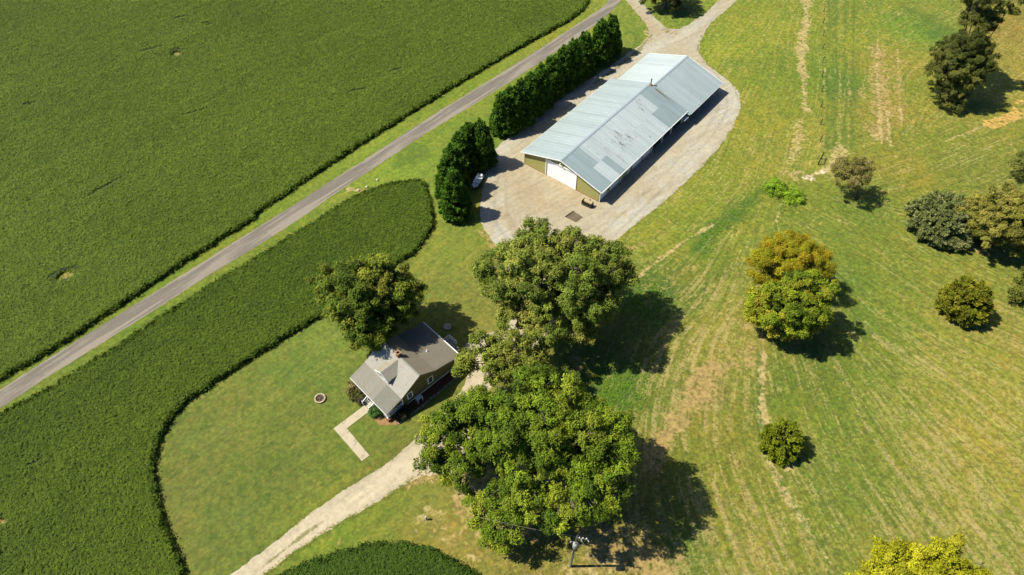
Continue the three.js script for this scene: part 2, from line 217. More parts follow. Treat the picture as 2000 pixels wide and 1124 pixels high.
// streaks: noise drawn out along the mowing direction
const noise0 = field(), streak = field(), streak2 = field();
{ const r = rng(5); for (let k = 0; k < noise0.length; k++) noise0[k] = r(); }
for (let j = 0; j < NZ; j++) for (let i = 0; i < NX; i++) {
  const x = DX0 + i * CX, z = DZ0 + j * CZ, [dx, dz] = flow(x, z), sx = dx * .2 / CX, sz = dz * .2 / CZ; let a = 0, b = 0;
  for (let s = -12; s <= 12; s++) { const ii = clamp(Math.round(i + sx * s), 0, NX - 1), jj = clamp(Math.round(j + sz * s), 0, NZ - 1); a += noise0[jj * NX + ii]; b += fb(x + dx * s * .55, z + dz * s * .55, 24); }
  streak[j * NX + i] = clamp(.5 + (a / 25 - .5) * 4.2); streak2[j * NX + i] = clamp(.5 + (b / 25 - .5) * 3.4);
}
// windrows: hay left in lines, broken
function windrow(x, z, len, str, wid, r) {
  let [dx, dz] = flow(x, z);
  for (let s = 0; s < len; s += .1) {
    const [nx, nz] = flow(x, z), sg = nx * dx + nz * dz < 0 ? -1 : 1; dx = nx * sg; dz = nz * sg; x += dx * .1; z += dz * .1;
    if (r() < .22) continue;
    const q = wid * (r() - .5) * 2, i = Math.round((x - dz * q - DX0) / CX), j = Math.round((z + dx * q - DZ0) / CZ);
    if (i < 0 || j < 0 || i >= NX || j >= NZ) break;
    const v = Math.min(1, str * 1.15) * (.5 + .5 * r()) * sst(.28, .6, fb(x, z, 20)); hay[j * NX + i] = Math.max(hay[j * NX + i], v); if (r() < .6 && i + 1 < NX) hay[j * NX + i + 1] = Math.max(hay[j * NX + i + 1], v * .7);
  }
}
{
  const r = rng(77);
  for (const [x, y, len, str] of [[1252, 735, 11, 1], [1275, 740, 11, 1], [1300, 735, 12, .9], [1330, 720, 10, .8], [1350, 730, 10, .9], [1385, 700, 12, 1], [1275, 890, 8, .8], [1315, 870, 10, 1], [1337, 880, 12, 1], [1400, 880, 8, .8], [1405, 690, 12, .9], [1320, 632, 11, .9], [1385, 590, 8, 1], [1345, 570, 8, .7], [1700, 760, 26, .7], [1720, 870, 14, .9], [1690, 830, 8, .8], [1800, 830, 14, .8], [1850, 880, 14, .7], [1900, 830, 12, .8], [1780, 690, 10, .7], [1750, 1000, 12, .7], [1880, 1000, 12, .7], [1430, 880, 9, .8], [1460, 960, 10, .7], [1370, 1010, 9, .7], [1425, 1040, 9, .9], [1500, 1010, 9, .7], [1390, 940, 12, .8]]) { const p = G(x, y); for (let n = 0; n < 3; n++) { windrow(p.x, p.z, len, str, .28, r); } let [fx, fz] = flow(p.x, p.z); windrow(p.x - fx * 3, p.z - fz * 3, len * .8, str, .2, r); }
  for (let n = 0; n < 2600; n++) {
    const px = 1220 + r() * 800, py = r() * 1130; let den = py > 560 ? .55 : .22; if (px > 1680 && py > 600) den = 1; if (px > 1490 && px < 1700 && py > 640) den = .35; if (px > 1250 && px < 1480 && py > 680) den = .8; if (r() > den) continue;
    const p = G(px, py); windrow(p.x, p.z, 1 + r() * r() * 16, .3 + .6 * r(), .08 + .16 * r(), r);
  }
}
const cStraw = T(214, 192, 128), cSoil = T(192, 166, 100), cWhite = T(250, 232, 190), cLush = T(88, 122, 32), cOrange = T(228, 188, 96);
const groundTex = dataTex(2048, 2048, (i, j, o) => {
  const x = DX0 + (i + .5) * (DX1 - DX0) / 2048, z = DZ1 - (j + .5) * (DZ1 - DZ0) / 2048, k = clamp(((z - DZ0) / CZ) | 0, 0, NZ - 1) * NX + i;
  const big = fa(x, z, 90), mid = fb(x, z, 34), fin = clamp(.5 + 1.9 * (smp(FW, x * 5.3 + z * 1.9, z * 5.6 - x * 1.5) - .5)), tuft = clamp(.5 + 1.6 * (smp(FW, x * 2.1 - z * .6, z * 2.3 + x * .7) - .5)), f2 = fb(x, z, 11);
  const s1 = streak[k], s2 = streak2[k], right = sst(8, 22, x + .28 * (z + 70) + 6);
  let r = cg(x, z, 0), g = cg(x, z, 1) * 1.05, b = cg(x, z, 2) * lerp(.56, .5, right); r *= lerp(1.12, 1.2, right); g *= lerp(1.02, 1.08, right);
  // greener and drier patches, drawn out along the mowing
  const zone = fb(x + 17, z, 150), gr = sst(.42, .7, .34 * zone + .22 * mid + .24 * s2 + .2 * f2) * lerp(.7, .8, right); r = lerp(r, r * .66, gr); g = lerp(g, g * .88, gr); b = lerp(b, b * .6, gr);
  const dry = sst(.46, .78, .3 * (1 - s2) + .3 * big + .2 * (1 - f2) + .2 * (1 - zone)) * .65; r = lerp(r, r * 1.26, dry); g = lerp(g, g * 1.1, dry); b = lerp(b, b * 1.25, dry);
  const zz = sst(.3, .62, fb(x * .8 + z * .3, z + 40, 80)), d1 = sst(.6, .92, s1 * .75 + .25 * fin) * lerp(.1, .12 + .6 * zz, right) * sst(.35, .65, s2 * .5 + .5 * (1 - mid)); r = lerp(r, cStraw[0], d1); g = lerp(g, cStraw[1], d1); b = lerp(b, cStraw[2], d1);
  const dk = sst(.6, .98, 1 - s1) * lerp(.26, .34, right); r *= 1 - dk * 1.1; g *= 1 - dk * .75; b *= 1 - dk;
  if (right < .5) { const [fx, fz] = flow(x, z), st = Math.sin((-x * fz + z * fx) * 2.1 + 3 * fa(x, z, 60)) * .045 + .16 * (s2 - .5) * (1 - right); r *= 1 + st * 1.25; g *= 1 + st * .8; b *= 1 + st; }
  const sp = sst(.6, .74, .5 * tuft + .5 * f2) * lerp(.28, .2, right); r *= 1 - sp * 1.2; g *= 1 - sp * .7; b *= 1 - sp * 1.1;
  const L = lush[k] * sst(.15, .5, mid * .5 + f2 * .3 + tuft * .25); r = lerp(r, cLush[0], L); g = lerp(g, cLush[1], L); b = lerp(b, cLush[2], L);
  const gn = lerp(.67, .56, right) + lerp(.44, .58, right) * fin + .12 * tuft + .14 * f2, hu = (tuft - .5) * .2; r *= gn * (1 + hu); g *= gn; b *= gn * (1 - hu * .5);
  const mixTo = (c, v, amt) => { if (v < .02) return; const q = sst(.2, .6, v * (.45 * fin + .4 * f2 + .4 * tuft)) * amt, w = .68 + .6 * fin; r = lerp(r, c[0] * w, q); g = lerp(g, c[1] * w, q); b = lerp(b, c[2] * w, q); };
  const hv = hay[k] * (.55 + .45 * fin); r = lerp(r, cStraw[0], hv); g = lerp(g, cStraw[1], hv); b = lerp(b, cStraw[2], hv);
  mixTo(cSoil, soil[k] * 1.15, .95); mixTo(cStraw, straw[k], .8); mixTo(cOrange, orange[k], 1); mixTo(cWhite, white[k], 1);
  o[0] = r; o[1] = g; o[2] = b;
});
groundTex.wrapS = groundTex.wrapT = THREE.MirroredRepeatWrapping;
{
  const g = new THREE.PlaneGeometry(4400, 4400, 1, 1); g.rotateX(-Math.PI / 2);
  const p = g.attributes.position;
  for (let i = 0; i < p.count; i++) g.attributes.uv.setXY(i, (p.getX(i) - DX0) / (DX1 - DX0), (DZ1 - p.getZ(i)) / (DZ1 - DZ0));
  const o = struct('ground', g, new THREE.MeshStandardMaterial({ map: groundTex, roughness: .95, bumpMap: rep(grainTex, 280 / 62, 155 / 62), bumpScale: .1 }));
  o.userData.label = 'mown grass land of lawn and hay meadow with bare patches'; o.castShadow = false;
}

// ------------------------------------------------------------------ road and gravel
const roadAxis = (() => { const a = G(82, 726), b = G(973, 160), L = Math.hypot(b.x - a.x, b.z - a.z); return { a, dx: (b.x - a.x) / L, dz: (b.z - a.z) / L }; })();
{
  const cr = T(146, 138, 126), cl = T(192, 180, 160), cd = T(116, 110, 102);
  const t = dataTex(1024, 512, (i, j, o) => {            // u along the road 40 m, v across 12 m
    const u = i / 1024 * 40, v = j / 512 * 12 - 6, n = fa(u, v * 3, 40), f = FW[(j & TM) * TN + (i & TM)], st = smp(FB, u * 2.2, v * 70);
    const worn = sst(.5, .72, st * .62 + n * .4 + .1 * f), track = Math.exp(-(((Math.abs(v) - .8) / .35) ** 2)) * .5;
    for (let c = 0; c < 3; c++) o[c] = lerp(lerp(cr[c], cd[c], track * .6), cl[c], worn * .7) * (.8 + .4 * f);
  });
  const g = sheet(ragged(smooth(ROAD, 1), .8, .18, 9), .012, (x, z) => { const rx = x - roadAxis.a.x, rz = z - roadAxis.a.z; return [(rx * roadAxis.dx + rz * roadAxis.dz) / 40, (-rx * roadAxis.dz + rz * roadAxis.dx) / 12 + .5]; });
  const o = struct('road', g, new THREE.MeshStandardMaterial({ map: t, roughness: .92, bumpMap: rep(grainTex, 8, 3), bumpScale: .012 })); o.userData.label = 'narrow grey paved country road between the crop fields';
}
{
  const X0 = -48, X1 = 62, Z0 = -172, Z1 = -24, tan = T(203, 191, 158), pale = T(226, 218, 192), cream = T(226, 212, 178), blue = T(206, 204, 190), dirt = T(190, 164, 120), gr = T(138, 136, 66);
  const a = field(), b = field(), c = field(), w = field(), tr = field();
  stamp(a, [[1375, 80], [1400, 130], [1430, 195], [1400, 260], [1290, 370], [1190, 460], [1150, 540]], 5.5, 1, .5); stamp(a, [[1390, 30], [1330, 70], [1240, 110], [1100, 200], [985, 285], [960, 340], [955, 430], [1000, 500], [1040, 620]], 3.4, .95, .6); stamp(a, [[920, 680], [960, 715], [950, 700]], 2, 1, .6);
  stamp(b, [[420, 1160], [600, 1045], [760, 930], [880, 860], [940, 720], [1040, 640]], 5, 1, .5);
  stamp(tr, [[1400, 30], [1340, 85], [1290, 95]], .5, .9, .8); stamp(tr, [[1380, 115], [1418, 175], [1420, 215], [1395, 260], [1290, 372], [1195, 465]], .45, .9, .7); stamp(tr, [[1362, 118], [1402, 180], [1402, 215], [1376, 260], [1272, 365], [1180, 450]], .45, .8, .8); stamp(tr, [[1240, 115], [1110, 205], [990, 300], [968, 360], [965, 430], [1010, 500]], .5, .8, .8); stamp(tr, [[985, 340], [990, 420], [1030, 480]], .5, .6, .9); stamp(tr, [[1130, 455], [1180, 420], [1230, 370]], .6, .5, 1);
  stamp(c, [[1080, 350], [1140, 385], [1060, 400], [1000, 340]], 4, .9, .8); stamp(c, [[975, 410], [1005, 455]], 1.2, .8, 1); stamp(c, [[1230, 10], [1265, 45], [1285, 70]], 1.6, .9, .9);
  stamp(w, [[470, 1140], [540, 1085], [590, 1045], [630, 1018]], .28, .75, 1.3); stamp(w, [[1150, 172], [1238, 108], [1272, 68]], .8, .8, 1); stamp(w, [[1296, 58], [1318, 72]], 1.0, .7, 1.2); stamp(w, [[1290, 402], [1205, 470]], .5, .6, 1.3); stamp(w, [[835, 905], [832, 915]], .4, .9, 1);
  const t = dataTex(1024, 1536, (i, j, o) => {
    const x = X0 + (i + .5) / 1024 * (X1 - X0), z = Z1 - (j + .5) / 1536 * (Z1 - Z0), k = clamp(((z - DZ0) / CZ) | 0, 0, NZ - 1) * NX + clamp(((x - DX0) / CX) | 0, 0, NX - 1);
    const m = fa(x, z, 30), f = FW[(j & TM) * TN + (i & TM)], f2 = fb(x, z, 9), ar = smp(FB, (x * .78 - z * .62) * 5, (x * .62 + z * .78) * 60);
    const qa = clamp(a[k] * sst(.2, .6, m + .25 * (f2 - .5)) + .15), qb = b[k], qc = c[k] * sst(.25, .55, m * .5 + f2 * .5), qw = sst(.3, .6, w[k] * (.3 + f2));
    for (let n = 0; n < 3; n++) { let q = lerp(tan[n], lerp(pale[n], blue[n], sst(.4, .65, f2)), qa * .85); q = lerp(q, cream[n], qb); q = lerp(q, dirt[n], qc * .5); q *= 1 - .2 * tr[k]; q *= .62 + .24 * f + .22 * f2 + .34 * (ar - .5) + .34 * smp(FW, x * 4.3 + z, z * 4.3 - x); o[n] = lerp(q, gr[n], qw * .8); }
  });
  const g = sheet(ragged(ragged(smooth(YARD, 2), .5, .3, 22), .25, .14, 2.2, 9), .008, (x, z) => [(x - X0) / (X1 - X0), (Z1 - z) / (Z1 - Z0)]);
  const o = struct('gravel_drive', g, new THREE.MeshStandardMaterial({ map: t, roughness: .95, bumpMap: rep(grainTex, 26, 36), bumpScale: .03 })); o.userData.label = 'pale gravel yard and drive running round the long shed to the house';
}

// ------------------------------------------------------------------ foliage
const leafMat = (col = 0xffffff, tr = 0.14) => new THREE.MeshPhysicalMaterial({ color: col, roughness: .75, transmission: tr, thickness: 0, side: THREE.DoubleSide, specularIntensity: .35 });
function sprig(seed, n, spread, len, wid, tilt) {                    // a spray of folded leaves round +y
  const r = rng(seed), P = [];
  for (let k = 0; k < n; k++) {
    const c = V((r() - .5) * 2, (r() - .5) * 1.4, (r() - .5) * 2).multiplyScalar(spread), az = r() * 6.283, ti = (r() - .3) * tilt;
    const d = V(Math.cos(az) * Math.cos(ti), Math.sin(ti), Math.sin(az) * Math.cos(ti)), side = V(-Math.sin(az), (r() - .5) * .9, Math.cos(az)).normalize(), up = side.clone().cross(d).normalize(); if (up.y < 0) up.negate();
    const s = .75 + .5 * r(), a = c.clone(), m = c.clone().addScaledVector(d, len * s * .5).addScaledVector(up, .06 * len), e = c.clone().addScaledVector(d, len * s), l = c.clone().addScaledVector(d, len * s * .45).addScaledVector(side, wid * s * .5), q = c.clone().addScaledVector(d, len * s * .45).addScaledVector(side, -wid * s * .5);
    l.addScaledVector(up, -.03); q.addScaledVector(up, -.03);
    for (const p of [a, l, e, a, e, q]) P.push(p.x, p.y, p.z);
  }
  const g = new THREE.BufferGeometry(); g.setAttribute('position', new THREE.Float32BufferAttribute(P, 3)); g.computeVertexNormals(); return g;
}
function frond(seed, n, len, wid) {                                  // upward feathery spray of an evergreen
  const r = rng(seed), P = [];
  for (let k = 0; k < n; k++) {
    const az = r() * 6.283, ti = .5 + r() * .9, d = V(Math.cos(az) * Math.cos(ti), Math.sin(ti), Math.sin(az) * Math.cos(ti)), side = V(-Math.sin(az), 0, Math.cos(az)).applyAxisAngle(d, (r() - .5) * 2), c = V((r() - .5) * .5, (r() - .5) * .4, (r() - .5) * .5), s = .7 + .6 * r();
    const e = c.clone().addScaledVector(d, len * s), l = c.clone().addScaledVector(d, len * s * .4).addScaledVector(side, wid * s * .5), q = c.clone().addScaledVector(d, len * s * .4).addScaledVector(side, -wid * s * .5);
    for (const p of [c, l, e, c, e, q]) P.push(p.x, p.y, p.z);
  }
  const g = new THREE.BufferGeometry(); g.setAttribute('position', new THREE.Float32BufferAttribute(P, 3)); g.computeVertexNormals(); return g;
}
const SPRIG = sprig(3, 11, .4, .34, .22, 1.3), SPRIGS = sprig(8, 9, .36, .3, .17, 1.6), FROND = frond(4, 10, .62, .2), FINE = sprig(15, 12, .36, .3, .09, 2.2);
const MLEAF = leafMat(), MFROND = leafMat(0xffffff, .1), MBARK = mat(TC(112, 98, 80), .9), MBARKG = mat(TC(150, 140, 125), .9);
const Q = new THREE.Quaternion(), M4 = new THREE.Matrix4(), UP = V(0, 1, 0);
function instances(name, geo, m, list, parent) {
  const o = shadows(new THREE.InstancedMesh(geo, m, list.length)), c = new THREE.Color(); o.name = name;
  list.forEach((e, i) => { o.setMatrixAt(i, M4.compose(e.p, e.q, V(e.s, e.s * (e.sy ?? 1), e.s))); o.setColorAt(i, c.setRGB(e.c[0], e.c[1], e.c[2])); });
  o.userData.kind = 'stuff'; parent.add(o); return o;
}
function turnTo(dir, r) { return new THREE.Quaternion().setFromUnitVectors(UP, dir.clone().normalize()).multiply(new THREE.Quaternion().setFromAxisAngle(UP, r() * 6.283)); }
// broadleaf tree: lobes carry clumps, clumps carry sprays of leaves; limbs reach to the lobes
const leafColor = ([r, g, b]) => T(r, g, b, 1.62);
function broadleaf(o) {
  const r = rng(o.seed), t = thing(o.name ?? 'broadleaf_tree', o.label, 'tree', [o.base.x, 0, o.base.z]);
  const ctr = o.center.clone().sub(t.position), list = [], wood = [], lobes = [];
  const [rx, ry, rz] = o.r, n = o.lobes;
  for (let k = 0; k < n; k++) {
    const y = 1 - (k + .5) / n * (o.low ?? 1.55), ph = k * 2.39996 + r() * .7, q = Math.sqrt(Math.max(0, 1 - y * y)), d = V(Math.cos(ph) * q, y, Math.sin(ph) * q), far = (o.reach ?? .8) * Math.pow(.12 + .88 * r(), .42) * (.9 + .32 * r()), R = o.lobeR * (.7 + .6 * r());
    if (r() < (o.gap ?? .08)) continue;
    lobes.push({ c: V(d.x * rx * far, d.y * ry * far, d.z * rz * far).add(ctr), R, d, tint: .82 + .36 * r(), hue: r() });
  }
  for (const e of o.extra ?? []) lobes.push({ c: V(...e).sub(t.position), R: e[3] ?? o.lobeR, d: V(0, .4, 0), tint: 1, hue: r() });
  if (!o.hollow) lobes.push({ c: ctr.clone(), R: Math.min(rx, ry) * .62, d: V(0, 1, 0), tint: .9, hue: .5, core: 1 });
  const trunkTop = ctr.clone().add(V(0, -ry * .25, 0)); trunkTop.x *= .6; trunkTop.z *= .6;
  const r0 = o.trunk ?? .45;
  wood.push(taper([V(0, -.05, 0), V(0, .5, 0), V(trunkTop.x * .3, trunkTop.y * .5, trunkTop.z * .3), trunkTop], [r0 * 1.5, r0 * 1.05, r0 * .85, r0 * .6], 10));
  for (const L of lobes) {
    if (L.core) continue;
    const s = V(trunkTop.x * .5, trunkTop.y * (.45 + .5 * r()), trunkTop.z * .5), mid = s.clone().lerp(L.c, .55).add(V((r() - .5) * 1.2, (r() - .2) * 1.2, (r() - .5) * 1.2));
    wood.push(taper([s, mid, L.c], [r0 * .32, r0 * .2, r0 * .06], 6));
    for (let k = 0; k < 4; k++) { const e = L.c.clone().add(V(r() - .5, r() - .3, r() - .5).multiplyScalar(L.R * 1.7)); wood.push(taper([mid.clone().lerp(L.c, .5 + .4 * r()), L.c.clone().lerp(e, .5).add(V(0, .2, 0)), e], [r0 * .09, r0 * .06, .015], 4)); }
  }
  const pal = o.palette.map((c) => leafColor(c));
  const cr = o.clumpR ?? 1.0, cells = new Map(), key = (x, y, z) => `${Math.floor(x / cr)},${Math.floor(y / cr)},${Math.floor(z / cr)}`;
  const near = (c, d) => { const i = Math.floor(c.x / cr), j = Math.floor(c.y / cr), k = Math.floor(c.z / cr); for (let a = -2; a < 3; a++) for (let b = -2; b < 3; b++) for (let e = -2; e < 3; e++) for (const q of cells.get(`${i + a},${j + b},${k + e}`) ?? []) if (q.distanceTo(c) < d) return true; return false; };
  for (const L of lobes) {
    const nc = Math.round((o.clumps ?? 11) * 3 * (L.R / o.lobeR) ** 2 * (L.core ? .4 : 1));
    for (let k = 0; k < nc; k++) {
      const d = V(r() * 2 - 1, r() * 1.7 - .6, r() * 2 - 1).normalize().addScaledVector(L.d, .45).normalize(), R = cr * (.5 + .5 * r()), c = L.c.clone().addScaledVector(d, L.R * (r() < .15 ? 1.1 + .45 * r() : .6 + .5 * r()));
      if (near(c, cr * (o.sep ?? 1.45) * (.7 + .3 * R / cr))) continue;
      const kk = key(c.x, c.y, c.z); (cells.get(kk) ?? cells.set(kk, []).get(kk)).push(c);
      const ct = L.tint * (.85 + .3 * r()), h = clamp(L.hue * .6 + r() * .5 + (o.hueUp ? o.hueUp * (c.y - ctr.y) / ry : 0), 0, .999), ns = Math.round((o.sprigs ?? 34) * 1.3 * (R / cr / .75) ** 2 * (.8 + .4 * r()));
      const ax = V(r() - .5, r() * .3, r() - .5).normalize(), st = .8 + .7 * r();
      for (let s = 0; s < ns; s++) {
        const e = V(r() * 2 - 1, r() * 2 - 1, r() * 2 - 1); if (e.lengthSq() > 1) e.multiplyScalar(.7); if (r() < .07) e.multiplyScalar(1.7);
        const f0 = V(e.x * R, e.y * R * .6, e.z * R); f0.addScaledVector(ax, f0.dot(ax) * (st - 1));
        const p = c.clone().add(f0), dir = e.clone().multiplyScalar(1.0).addScaledVector(d, .5).add(V((r() - .5) * .8, .55, (r() - .5) * .8));
        const f = clamp(h + (r() - .5) * .35, 0, .999) * (pal.length - 1), i0 = f | 0, tt = f - i0, tint = ct * (.7 + .6 * r()), c0 = pal[i0], c1 = pal[i0 + 1] ?? c0;
        list.push({ p, q: turnTo(dir, r), s: (o.leaf ?? .74) * (.7 + .5 * r()), c: [lerp(c0[0], c1[0], tt) * tint, lerp(c0[1], c1[1], tt) * tint, lerp(c0[2], c1[2], tt) * tint] });
      }
    }
  }
  part('trunk', wood, o.bark ?? MBARK, t);
  instances('crown', o.geo ?? SPRIG, o.leafMat ?? MLEAF, list, t);
  return t;
}
// evergreen: sprays set on an egg-shaped or conical body, thicker below
function evergreen(o) {
  const r = rng(o.seed), t = thing(o.name ?? 'cedar_tree', o.label, o.category ?? 'tree', [o.base.x, 0, o.base.z], 0, o.group), list = [], pal = o.palette.map((c) => leafColor(c));
  for (const c of pal) for (let k = 0; k < 3; k++) c[k] *= [1.4, 1.36, 1.1][k];
  const prof = o.profile, H = o.h, R = o.R, nb = o.boughs, per = o.per, wood = [taper([V(0, -.05, 0), V(0, H * .5, 0), V(0, H * .93, 0)], [o.trunk ?? .22, (o.trunk ?? .22) * .7, .03], 7)];
  for (let k = 0; k < nb; k++) {
    const y = .04 + .95 * (1 - Math.pow(r(), o.bias ?? .62)), az = r() * 6.283, deep = r() < .22 ? .45 + .3 * r() : .74 + .36 * r(), rr = prof(Math.min(.97, y)) * R * deep;
    const c = V(Math.cos(az) * rr * (o.sx ?? 1), y * H, Math.sin(az) * rr * (o.sz ?? 1)), axis = V(Math.cos(az) * (o.out ?? .8), (o.rise ?? .9) + .6 * y, Math.sin(az) * (o.out ?? .8)).normalize();
    const L = (o.tuft ?? .9) * (.6 + .7 * r()), ct = .75 + .5 * r(), h = r() * .7;
    if (k % 6 === 0) wood.push(taper([V(0, Math.max(.2, c.y - rr * .4), 0), c], [.06, .02], 4));
    for (let q = 0; q < per; q++) {
      const u = r(), w = (1 - u * .8) * L * .42, e = V(r() * 2 - 1, r() * 2 - 1, r() * 2 - 1).multiplyScalar(w), p = c.clone().addScaledVector(axis, (u - .35) * L).add(e); if (p.y < .05) p.y = .05 + .2 * r();
      const tint = ct * (.75 + .5 * r()), f = clamp(h + (r() - .3) * .5, 0, .999) * (pal.length - 1), i0 = f | 0, tt = f - i0, c0 = pal[i0], c1 = pal[i0 + 1] ?? c0;
      list.push({ p, q: turnTo(axis.clone().addScaledVector(e, .6 / L).add(V((r() - .5) * .6, .25, (r() - .5) * .6)), r), s: (o.leaf ?? 1) * (.65 + .5 * r()) * (1 - .3 * u), c: [lerp(c0[0], c1[0], tt) * tint, lerp(c0[1], c1[1], tt) * tint, lerp(c0[2], c1[2], tt) * tint] });
    }
  }
  part('trunk', wood, MBARK, t); instances('crown', o.geo ?? FROND, o.leafMat ?? MFROND, list, t); return t;
}

// ------------------------------------------------------------------ crop fields: a closed canopy of leaves standing 0.8 m high
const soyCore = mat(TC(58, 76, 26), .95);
const SOY = sprig(21, 12, .36, .28, .22, .75);
function cropField(poly, label, seed, pal, spacing, gaps) {
  const r = rng(seed), t = new THREE.Group(); t.name = numbered('soybean_field'); t.userData.kind = 'stuff'; scene.add(t); t.userData.label = label; 
  const xs = poly.map((p) => p[0]), zs = poly.map((p) => p[1]), x0 = Math.max(-180, Math.min(...xs)), x1 = Math.max(...xs), z0 = Math.max(-215, Math.min(...zs)), z1 = Math.min(-8, Math.max(...zs));
  const edge = ragged(ragged(poly, .7, .3, 12, seed), .45, .2, 4, seed + 3), { dx, dz } = roadAxis, gp = gaps.map(([a, b, w, l, an]) => { const p = G(a, b); return [p.x, p.z, w, l, Math.cos(an), Math.sin(an)]; });
  const h0 = .7, hAt = (x, z) => .78 + .22 * (fa(x, z, 60) - .5) + .2 * (fb(x, z, 26) - .5);
  const list = [], colors = pal.map((c) => T(...c));
  const A = (x, z) => [x * dx + z * dz, -x * dz + z * dx];
  const cs = [[x0, z0], [x1, z0], [x0, z1], [x1, z1]].map(([x, z]) => A(x, z)), a0 = Math.min(...cs.map((c) => c[0])), a1 = Math.max(...cs.map((c) => c[0])), b0 = Math.min(...cs.map((c) => c[1])), b1 = Math.max(...cs.map((c) => c[1]));
  for (let b = b0; b < b1; b += spacing * 1.12) for (let a = a0; a < a1; a += spacing * .9) {
    const aa = a + (r() - .5) * spacing * .9, bb = b + (r() - .5) * spacing * .55, x = aa * dx - bb * dz, z = aa * dz + bb * dx;
    if (x < x0 || z < z0 || z > z1) continue;
    const fw = -z * Math.cos(PITCH) + (EYE - h0) * Math.sin(PITCH), vx = x / fw * FPX, vy = ((EYE - h0) * -Math.cos(PITCH) - z * Math.sin(PITCH)) / fw * FPX; if (Math.abs(vx) > 1180 || Math.abs(vy) > 690) continue;   // well outside the view: not sown
    if (!inside(edge, x, z)) continue;
    let skip = false, low = 1; for (const [gx, gz, w, l, c, s] of gp) { const ex = ((x - gx) * c + (z - gz) * s) / l, ez = (-(x - gx) * s + (z - gz) * c) / w, d = Math.hypot(ex, ez) + .7 * (fb(x, z, 9) - .5); if (d < .75) skip = true; else if (d < 1.25) low = .62; }
    if (skip) continue;
    const n = fa(x + 50, z, 70), n2 = fb(x, z, 22), row = fb(aa * .12, bb * 1.3, 30), swath = fa(aa * .22, bb * .9, 70), h = hAt(x, z) * low, f = clamp(.02 + n * .45 + swath * .3 + (n2 - .5) * .4 + (row - .5) * .35 + (r() - .5) * .25, 0, .999) * (colors.length - 1), i0 = f | 0, tt = f - i0, tint = .78 + .44 * r(), c0 = colors[i0], c1 = colors[i0 + 1] ?? c0;
    list.push({ p: V(x, h * (.94 + .1 * r()) - .06 + (row - .5) * .07, z), q: turnTo(V((r() - .5) * .6, 1, (r() - .5) * .6), r), s: spacing * 2.0 * (.75 + .5 * r()), c: [lerp(c0[0], c1[0], tt) * tint, lerp(c0[1], c1[1], tt) * tint, lerp(c0[2], c1[2], tt) * tint] });
  }
  // side leaves down the edges
  for (let i = 0; i < edge.length; i++) { const [ax, az] = edge[i], [bx_, bz] = edge[(i + 1) % edge.length], L = Math.hypot(bx_ - ax, bz - az); if (L > 3) continue; for (let k = 0; k < 5; k++) { const q = r(), x = lerp(ax, bx_, q), z = lerp(az, bz, q); if (x < x0 || z < z0) continue; list.push({ p: V(x + (r() - .5) * .3, .15 + .6 * r(), z + (r() - .5) * .3), q: turnTo(V((r() - .5) * 2, .6, (r() - .5) * 2), r), s: .8 + .4 * r(), c: colors[0].map((v, n) => lerp(v, colors[1][n], r())) }); } }
  const g = [];
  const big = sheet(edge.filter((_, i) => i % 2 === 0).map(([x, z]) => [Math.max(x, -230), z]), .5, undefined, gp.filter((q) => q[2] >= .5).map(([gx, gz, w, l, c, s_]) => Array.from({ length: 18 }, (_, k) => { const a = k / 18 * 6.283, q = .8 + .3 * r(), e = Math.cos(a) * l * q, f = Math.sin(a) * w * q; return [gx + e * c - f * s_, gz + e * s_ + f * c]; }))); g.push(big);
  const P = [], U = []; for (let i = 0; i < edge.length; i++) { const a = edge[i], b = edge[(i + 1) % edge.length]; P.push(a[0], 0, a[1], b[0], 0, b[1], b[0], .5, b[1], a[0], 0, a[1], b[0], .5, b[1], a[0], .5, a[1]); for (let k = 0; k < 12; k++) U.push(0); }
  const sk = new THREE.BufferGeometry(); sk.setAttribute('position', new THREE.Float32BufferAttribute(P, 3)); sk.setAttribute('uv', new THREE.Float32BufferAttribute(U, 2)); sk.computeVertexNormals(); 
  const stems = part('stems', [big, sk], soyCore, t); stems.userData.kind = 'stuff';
  instances('leaves', SOY, leafMat(0xffffff, .2), list, t);
}
cropField(FIELD1, 'broad green soybean field beyond the paved road, filling the upper left', 101, [[116, 146, 34], [130, 160, 42], [146, 172, 50], [160, 180, 60]], .295, [[128, 540, 1.3, 2.0, -.5], [345, 107, 1.2, 1.6, .7], [405, 51, .6, 1.4, .3], [295, 100, .35, 2.6, -.5], [352, 38, .3, 1.6, -.5], [205, 370, .35, 3, -.9], [60, 207, .5, 1, -.4], [385, 222, .25, 2.6, -.5], [700, 180, .3, 2.4, -.4], [770, 142, .4, 1.6, -.5], [360, 45, .2, 2, .6]]);
cropField(FIELD2, 'soybean strip between the paved road and the house lawn', 102, [[92, 122, 20], [108, 140, 26], [126, 154, 32], [144, 164, 40]], .295, [[72, 908, .22, 1.1, -.6], [4, 1021, .6, 1, 0]]);
cropField(FIELD3, 'small rounded end of a soybean field below the gravel drive', 103, [[78, 112, 22], [94, 130, 28], [112, 144, 38]], .295, []);
